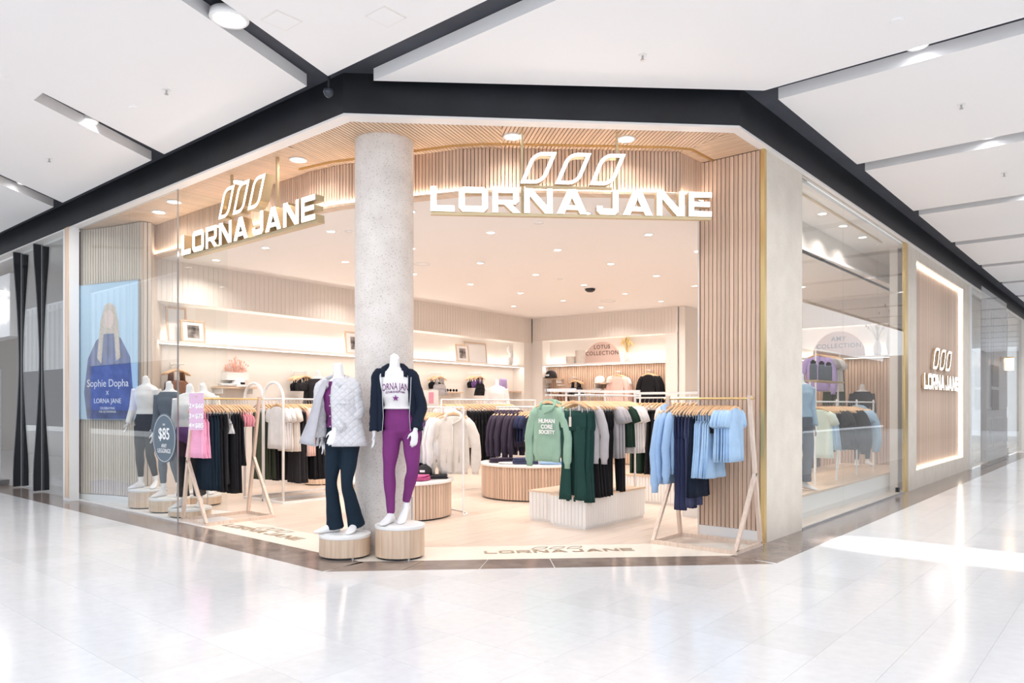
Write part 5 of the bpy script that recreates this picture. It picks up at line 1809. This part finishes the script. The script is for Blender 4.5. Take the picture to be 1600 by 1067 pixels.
# window mannequins
def Jstd(**k):
    J = dict(torso=[(.80, 0, .0, .05, .05), (.86, 0, .0, .150, .095), (.93, .0, .0, .165, .105), (1.02, .0, 0, .138, .092), (1.10, 0, 0, .112, .080), (1.20, 0, -.01, .130, .095), (1.29, 0, -.01, .142, .105), (1.37, 0, 0, .160, .080), (1.42, 0, 0, .125, .060), (1.45, 0, 0, .06, .05)],
             neck=[(0, 0, 1.44), (0, -.005, 1.53)],
             armL=[(-.165, .0, 1.375), (-.21, .03, 1.09), (-.215, -.03, .86)], armR=[(.165, .0, 1.375), (.21, .03, 1.09), (.20, -.05, .86)],
             thL=(.3, -1, 0), thR=(-.3, -1, 0),
             legL=[(-.085, 0, .86), (-.09, -.02, .49), (-.095, .01, .09)], legR=[(.085, 0, .86), (.095, -.05, .49), (.11, .06, .11)],
             toeL=(-.14, -.16, 0), toeR=(.14, -.02, 0))
    J.update(k)
    return J


def drum_ped(label, x, y, r, h): pedestal(label, x, y, r, h)


WA, WB, WC = at(231, 10.33), at(265, 9.94), at(297, 9.53)
drum_ped('round timber pedestal under the left mannequin of the window trio', WA[0], WA[1], .245, .26)
drum_ped('round timber pedestal under the middle mannequin of the window trio', WB[0], WB[1], .25, .19)
drum_ped('lowest round timber pedestal at the glass edge of the left window', WC[0], WC[1], .255, .11)
JA = Jstd(armL=[(-.165, 0, 1.375), (-.23, .02, 1.12), (-.25, -.05, .90)])
mA = mannequin('left window mannequin in white long sleeved crop top and black leggings', (WA[0] - .02, WA[1], .268), R(-62), JA, .99)
legwear(mA, JA, 'black', .006, .85, 0, 'leggings', 1.04)
top_wear(mA, JA, 'whitecloth', 1.03, 1.43, .016, 'LR', 'crop_top', 1.0)
JB = Jstd(armR=[(.165, 0, 1.375), (.23, .05, 1.12), (.20, -.10, .92)])
mB = mannequin('middle window mannequin in slate top and dark leggings', (WB[0], WB[1], .198), R(-58), JB, .98)
legwear(mB, JB, 'slate', .006, .80, 0, 'leggings', 1.0)
top_wear(mB, JB, 'slate', .86, 1.43, .014, 'LR', 'long_top', 1.0)
JC = Jstd()
mC = mannequin('right window mannequin in white high neck top over purple and charcoal bottoms', (WC[0], WC[1], .118), R(-52), JC, 1.0)
legwear(mC, JC, 'charcoal', .012, .9, .01, 'trousers', 1.0)
top_wear(mC, JC, 'whitecloth', 1.0, 1.45, .020, 'LR', 'high_neck_top', 1.0)
o = top_wear(mC, JC, 'violet', .60, 1.04, .030, '', 'purple_overskirt')
# mannequins further back
def back_man(label, px, d, z, rz, top, mk, leg='black', sc_=1.0, zlo=.95):
    x, y = at(px, d)
    J = Jstd()
    m = mannequin(label, (x, y, z), rz, J, sc_)
    legwear(m, J, leg)
    top_wear(m, J, mk, zlo, 1.43, .030, 'LR', top, .95, sl_grow=.022)
    return (x, y)


x, y = back_man('mannequin in a cream jacket behind the left front rack', 318, 10.6, .16, R(-60), 'jacket', 'cream', 'charcoal', 1.0)
pedestal('round pedestal under the cream jacket mannequin', x, y, .24, .15)
x, y = back_man('mannequin in a black hooded top behind the arch rack', 497, 13.3, .46, R(-50), 'hooded_top', 'charcoal', 'black', 1.0)
pedestal('tall round pedestal under the black hooded mannequin', x, y, .24, .45)
x, y = back_man('white mannequin in a white top near the back left wall', 776, 15.2, .36, R(-50), 'white_top', 'whitecloth', 'grey', 1.0)
pedestal('round pedestal under the white topped mannequin at the back', x, y, .24, .35)
x, y = y_pt(1250, 3.45)
J = Jstd()
mW = mannequin('mannequin in pale blue top and long dark trousers at the left of the right window', (x, y, .308), R(-30), J, .97)
legwear(mW, J, 'slate', .02, .95, .03, 'wide_trousers')
top_wear(mW, J, 'denim', .98, 1.43, .03, 'LR', 'blue_top', 1.0, sl_grow=.02)
x, y = y_pt(1347, 3.98)
J = Jstd()
mW = mannequin('mannequin in black behind the middle pane of the right window', (x, y, .308), R(-60), J, .95)
legwear(mW, J, 'black', .008, .95, 0, 'leggings')
top_wear(mW, J, 'charcoal', .95, 1.43, .02, 'LR', 'black_top', 1.0)

# $85 sticker on the left window glass
t = thing('window_sticker', 'round slate price sticker reading $85 on the left window glass', 'sign', (x_pt(257, XG)[0] - .003, x_pt(257, XG)[1], 1.0), R(-90))
sr = .315
ob('disc', MB().plate([(sr * math.cos(2 * PI * k / 48), .0 + sr * .98 * math.sin(2 * PI * k / 48)) for k in range(48)], -.003, 0, 0, 0), flat('slate_vinyl', (.11, .15, .19), .5), t)
o, i = [(sr * .93 * math.cos(2 * PI * k / 48), sr * .92 * math.sin(2 * PI * k / 48)) for k in range(48)], [(sr * .915 * math.cos(2 * PI * k / 48), sr * .905 * math.sin(2 * PI * k / 48)) for k in range(48)]
ob('ring_line', MB().ringplate(o, i, -.004, -.003, 0, 0), M['inkwhite'], t)
for txt, z, sz in (('$85', -.01, .20), ('ANY', -.115, .07), ('LEGGINGS', -.18, .075), ('2021', .16, .035)):
    link('sticker_lettering', text_mesh(txt, sz, .0008, bold=.003 if sz > .1 else 0), t, (0, -.004, z), 0)


# ================================================================== WALL DISPLAYS
def on_wall(ox, oy, th, px, off=0):
    """distance along a wall (local x) and depth of the point seen in column px; off moves the line towards the shop"""
    ox, oy = ox + math.sin(th) * off, oy - math.cos(th) * off
    r = (px - 800) / 1164
    kx, ky = r * SA + CA, -r * CA + SA
    c, s = math.cos(th), math.sin(th)
    det = kx * (-s) - ky * (-c)
    d = (ox * (-s) - oy * (-c)) / det
    X, Y = kx * d, ky * d
    return (X - ox) * c + (Y - oy) * s, d, X, Y


W1_ = (4.9, 11.2, TH1)
W2_ = (14.72, 11.9, TH2)
W3_ = (16.25, 7.75, R(-90))


def frame(W_, px0, px1, z0, h, label, off=-.20, photo=None, lean=R(-6)):
    u0, d0, X0, Y0 = on_wall(*W_, px0, off)
    u1, d1, X1, Y1 = on_wall(*W_, px1, off)
    wd = math.hypot(X1 - X0, Y1 - Y0)
    t = thing('picture_frame', label, 'picture frame', (X0, Y0, z0), W_[2])
    t.rotation_euler[0] = lean
    g = MB().box(0, wd, 0, .02, 0, .03).box(0, wd, 0, .02, h - .03, h).box(0, .03, 0, .02, .03, h - .03).box(wd - .03, wd, 0, .02, .03, h - .03)
    ob('frame_moulding', g, M['oak'], t)
    ob('mount', MB().box(.03, wd - .03, .008, .016, .03, h - .03), M['white'], t)
    if photo: ob('print', MB().box(wd * .27, wd * .75, .004, .008, h * .22, h * .78), photo, t)


bw = flat('grey_photograph', (.28, .25, .24), .6, var=1.2, vscale=7)
frame(W1_, 262, 294, 2.385, .56, 'larger empty timber frame behind the left small photograph', -.24)
frame(W1_, 284, 322, 2.385, .36, 'small framed grey photograph on the back shelf at far left', -.12, bw)
frame(W1_, 541, 572, 2.385, .44, 'framed grey photograph on the shelf just left of the column', -.12, bw)
frame(W1_, 714, 734, 2.385, .40, 'small framed grey photograph on the shelf right of the column', -.10, bw)
frame(W1_, 727, 762, 2.385, .50, 'larger pale empty frame leaning behind the small grey photograph', -.22)
u, d, X, Y = on_wall(*W1_, 797, -.18)
ob('sculpture', MB().blob((0, 0, .10), (.10, .07, .10)).blob((.04, 0, .26), (.07, .06, .12)).blob((-.03, 0, .40), (.09, .05, .10)), M['white'], None, (X, Y, 2.385), TH1, True, label='white knotted sculpture on the back left shelf near the corner', cat='sculpture')


def arch_sign(W_, px0, px1, z0, lines, label, off=-.12, hscale=1.0):
    u0, d0, X0, Y0 = on_wall(*W_, px0, off)
    u1, d1, X1, Y1 = on_wall(*W_, px1, off)
    r = math.hypot(X1 - X0, Y1 - Y0) / 2
    t = thing('arch_sign', label, 'sign', ((X0 + X1) / 2, (Y0 + Y1) / 2, z0), W_[2])
    pts = [(r * math.cos(a), r * hscale * math.sin(a) + .02) for a in [PI * k / 24 for k in range(25)]] + [(-r, 0), (r, 0)]
    ob('board', MB().plate(pts, 0, .02, 0, 0), M['pinkb'], t)
    for txt, zz_, sz in lines:
        link('sign_lettering', text_mesh(txt, sz * r, .001, mat=M['inkbrown'], space=1.15, bold=.002), t, (0, -.003, zz_ * r), 0)


arch_sign(W2_, 913, 969, 2.42, [('LOTUS', .68, .27), ('COLLECTION', .38, .27)], 'half round blush sign reading LOTUS COLLECTION', hscale=.98)
arch_sign(W3_, 1270, 1352, 2.42, [('AMY', .64, .25), ('COLLECTION', .36, .25)], 'half round blush sign reading AMY COLLECTION behind the right window', hscale=.98)


def vase(W_, px, z0, label, h, col, sprig, off=-.16, spread=.2, sh=.35, vm='white', n=26):
    u, d, X, Y = on_wall(*W_, px, off)
    t = thing('vase', label, 'vase', (X, Y, z0))
    ob('vase_body', MB().lathe([(.001, 0), (.06, 0), (.085, h * .3), (.08, h * .6), (.045, h * .9), (.05, h), (.04, h), (.001, h * .9)], n=20), M[vm], t, smooth=True)
    g = MB()
    rnd = random.Random(int(px))
    for k in range(n):
        a, q_ = rnd.random() * 2 * PI, rnd.random() * spread
        tip = (q_ * math.cos(a), q_ * math.sin(a) * .6, h + sh * (.5 + .5 * rnd.random()))
        g.tube([(0, 0, h * .9), (tip[0] * .4, tip[1] * .4, h + (tip[2] - h) * .55), tip], .004, 4)
        g.blob(tip, (.022, .016, .035), 6, 4)
    ob('dried_stems', g, sprig, t, kind='stuff')


dry = flat('dried_yellow_grass', (.80, .62, .30), .8)
coral = flat('dried_pink_stems', (.72, .42, .34), .8)
leafg = flat('olive_leaf', (.12, .16, .06), .6)
greyl = flat('grey_dried_leaf', (.45, .38, .28), .8)
vase(W2_, 980, 2.42, 'white vase of dried yellow grass beside the arch sign', .22, None, dry, n=40)
vase(W3_, 1087, 2.42, 'white vase with green leafy branch near the slatted fin', .30, None, leafg, n=14, spread=.28, sh=.55)
vase(W3_, 1371, 2.42, 'round pale vase of twigs right of the second arch sign', .30, None, greyl, spread=.45, sh=.45, n=22)
vase(W3_, 1392, 2.42, 'tall ribbed vase of dried discs at the right of the window', .62, None, greyl, spread=.4, sh=.4, n=14, off=-.05, vm='cream')
for px, hh_, l in ((893, .18, 'low pale box on the right hand shelf'), (908, .32, 'taller pale cylinder beside the arch sign')):
    u, d, X, Y = on_wall(*W2_, px, -.14)
    ob('ornament', MB().lathe([(.001, 0), (.14, 0), (.14, hh_ - .01), (.13, hh_), (.001, hh_)], n=20), M['cream'], None, (X, Y, 2.42), 0, label=l, cat='ornament')


def wall_shelf(W_, px0, px1, py, label, off=.0, depth=.26, legs=False, into=-.34):
    """timber shelf fixed to the recessed wall board; returns its height and end points"""
    u0, d0, X0, Y0 = on_wall(*W_, px0, into + depth)
    u1, d1, X1, Y1 = on_wall(*W_, px1, into + depth)
    z = H + (632 - py) * (d0 + d1) / 2 / 1164
    wd = math.hypot(X1 - X0, Y1 - Y0)
    t = thing('wall_shelf', label, 'shelf', (X0, Y0, z), W_[2])
    ob('shelf_board', MB().box(0, wd, 0, depth, -.03, 0), M['oakx'], t)
    for x in (.05, wd - .07): ob('bracket', MB().box(x, x + .015, .02, depth, -.12, -.03), M['whitem'], t)
    return z, (X0, Y0), (X1, Y1), wd


def face_out(W_, px, py, label, items, n_h=6, into=-.34, sp=.05):
    """short rail sticking out of the wall with garments facing the room"""
    u, d, X, Y = on_wall(*W_, px, into + .02)
    th = W_[2]
    z = H + (632 - py) * d / 1164
    nx, ny = math.sin(th), -math.cos(th)
    t = thing('wall_rail', 'short wall rail carrying ' + label, 'rail', (X - nx * .018, Y - ny * .018, z), th)
    ob('arm', MB().tube([(0, 0, 0), (0, -.40, 0)], .009, 8), M['whitem'], t)
    ob('wall_plate', MB().cyl(0, 0, -.04, .04, .02, 10), M['whitem'], t)
    u = .10
    for it in items:
        kind, mk, n, desc, L = it
        for i in range(n):
            loc = (X + nx * u, Y + ny * u, z - .006)
            rz = th + R(random.uniform(-8, 8))
            o_ = '' if n == 1 else ordn[i] + ' '
            garment(kind, mk, loc, rz, '%s%s on the wall rail with %s' % (o_, desc, label), L, 'clothes on short wall rails')
            hanger(loc, rz, 'hanger of the %s%s, wall rail with %s' % (o_, desc, label), 'hangers on short wall rails')
            u += sp


face_out(W1_, 268, 570, 'brown tops', [('tank_top', 'brown', 3, 'brown top', .55)])
face_out(W1_, 459, 581, 'black bras', [('sports_bra', 'black', 3, 'black sports bra', .3), ('sports_bra', 'charcoal', 3, 'charcoal sports bra', .3)])
face_out(W1_, 672, 583, 'black and grey tops', [('sports_bra', 'black', 3, 'black crop top', .3), ('tank_top', 'grey', 2, 'grey strappy top', .36)])
face_out(W1_, 732, 583, 'black and violet bras', [('sports_bra', 'black', 2, 'black sports bra', .3), ('sports_bra', 'violet', 3, 'violet sports bra', .3), ('tank_top', 'black', 1, 'black tank top', .4)])
face_out(W2_, 862, 604, 'pale pink bras', [('sports_bra', 'blush', 2, 'blush sports bra', .3)])
face_out(W2_, 884, 602, 'brown tops at the slatted panel', [('tank_top', 'brown', 2, 'brown tank top', .4)])
face_out(W2_, 905, 590, 'grey bras', [('tank_top', 'charcoal', 3, 'charcoal grey bra top', .34)])
face_out(W2_, 974, 581, 'blush tops', [('tee_shirt', 'whitecloth', 2, 'white tee shirt', .6), ('sweatshirt', 'blush', 3, 'blush sweatshirt', .66)])
face_out(W2_, 1022, 579, 'black sweatshirts', [('sweatshirt', 'black', 5, 'black sweatshirt', .62)])
z, a, b, wd = wall_shelf(W1_, 344, 402, 604, 'timber wall shelf holding a white cap at the left')
cap((a[0] + b[0]) / 2 + .06, (a[1] + b[1]) / 2 + .13, z, 'whitecloth', 'white cap with black badge on the left wall shelf', TH1, 'black', 1.3)
folded(a[0] + .18, a[1] + .12, z, 'whitecloth', 'folded white clothes at the left end of the wall shelf', .28, .2, 2, TH1)
u, d, X, Y = on_wall(*W1_, 369, -.22)
zc = H + (632 - 581) * d / 1164
t = thing('planter', 'white pot of dried pink stems fixed to the left wall', 'planter', (X, Y, zc - .14))
ob('pot', MB().box(-.20, .20, -.06, .11, 0, .13), M['white'], t)
g = MB()
for k in range(60):
    a_r, q_ = random.random() * 2 * PI, random.random()
    tip = (.24 * q_ * math.cos(a_r), .10 * q_ * math.sin(a_r), .16 + .22 * random.random() * (1.3 - q_))
    g.tube([(0, 0, .12), (tip[0] * .6, tip[1] * .6, .14), tip], .004, 4)
    g.blob(tip, (.014, .012, .018), 5, 4)
ob('dried_stems', g, coral, t, kind='stuff')
z, a, b, wd = wall_shelf(W1_, 690, 724, 612, 'timber wall shelf holding small dark accessories')
for k in range(3):
    f = .2 + .28 * k
    t = thing('sunglasses', 'pair of dark sunglasses on the timber wall shelf, %s of three' % ['left', 'middle', 'right'][k], 'sunglasses', (a[0] + (b[0] - a[0]) * f, a[1] + (b[1] - a[1]) * f + .1, z), TH1)
    for s_ in (-1, 1): ob('eyepiece', MB().blob((s_ * .05, 0, .035), (.042, .012, .032), 10, 6), M['black'], t, smooth=True)
    for s_ in (-1, 1): ob('temple', MB().box(s_ * .09 - .004, s_ * .09 + .004, 0, .11, .03, .04), M['black'], t)
z, a, b, wd = wall_shelf(W1_, 777, 828, 611, 'timber wall shelf with lilac shorts near the corner')
ob('folded_shorts', loft(MB(), [(.30, 0, 0, .13, .05), (.26, 0, 0, .135, .055), (.0, 0, 0, .15, .06)], amp=.15), M['lilac'], None, (a[0] + .38, a[1] + .14, z), TH1, True, label='lilac shorts displayed upright on the wall shelf near the corner', cat='shorts')
z, a, b, wd = wall_shelf(W2_, 850, 872, 591, 'short shelf on the slatted panel with a dark cap', depth=.30)
cap((a[0] + b[0]) / 2 - .0, (a[1] + b[1]) / 2, z, 'charcoal', 'dark cap on the short shelf of the slatted panel', TH2, 'inkwhite', 1.7)
bpy.data.objects
z, a, b, wd = wall_shelf(W2_, 926, 962, 598, 'upper shelf on the slatted panel with two pale caps', depth=.30)
cap(a[0] + (b[0] - a[0]) * .2 + .12, a[1] + (b[1] - a[1]) * .2, z, 'whitecloth', 'white cap on the upper slatted panel shelf, the left one', TH2, None, 1.5)
cap(a[0] + (b[0] - a[0]) * .7 + .12, a[1] + (b[1] - a[1]) * .7, z, 'cream', 'cream cap on the upper slatted panel shelf, the right one', TH2, None, 1.4)
z, a, b, wd = wall_shelf(W2_, 918, 958, 610, 'lower shelf on the slatted panel with folded clothes', depth=.30)
folded(a[0] + .14, a[1] - .2, z, 'whitecloth', 'folded white clothes on the lower slatted panel shelf', .2, .3, 2, 0)
folded(a[0] + .14, a[1] - .55, z, 'blush', 'folded blush clothes on the lower slatted panel shelf', .2, .3, 2, 0)
# small picture stand on the slim rack
t = thing('photo_stand', 'small card photograph standing above the slim rack', 'sign', (7.3, 7.75, 1.385), R(-50))
ob('card', MB().box(-.11, .11, 0, .008, .02, .24), M['cream'], t)
ob('photo', MB().box(-.03, .04, -.004, 0, .05, .21), M['rose'], t)
ob('stem', MB().box(-.005, .005, .002, .008, -1.36, .02).box(-.08, .08, -.05, .06, -1.385, -1.36), M['whitem'], t)
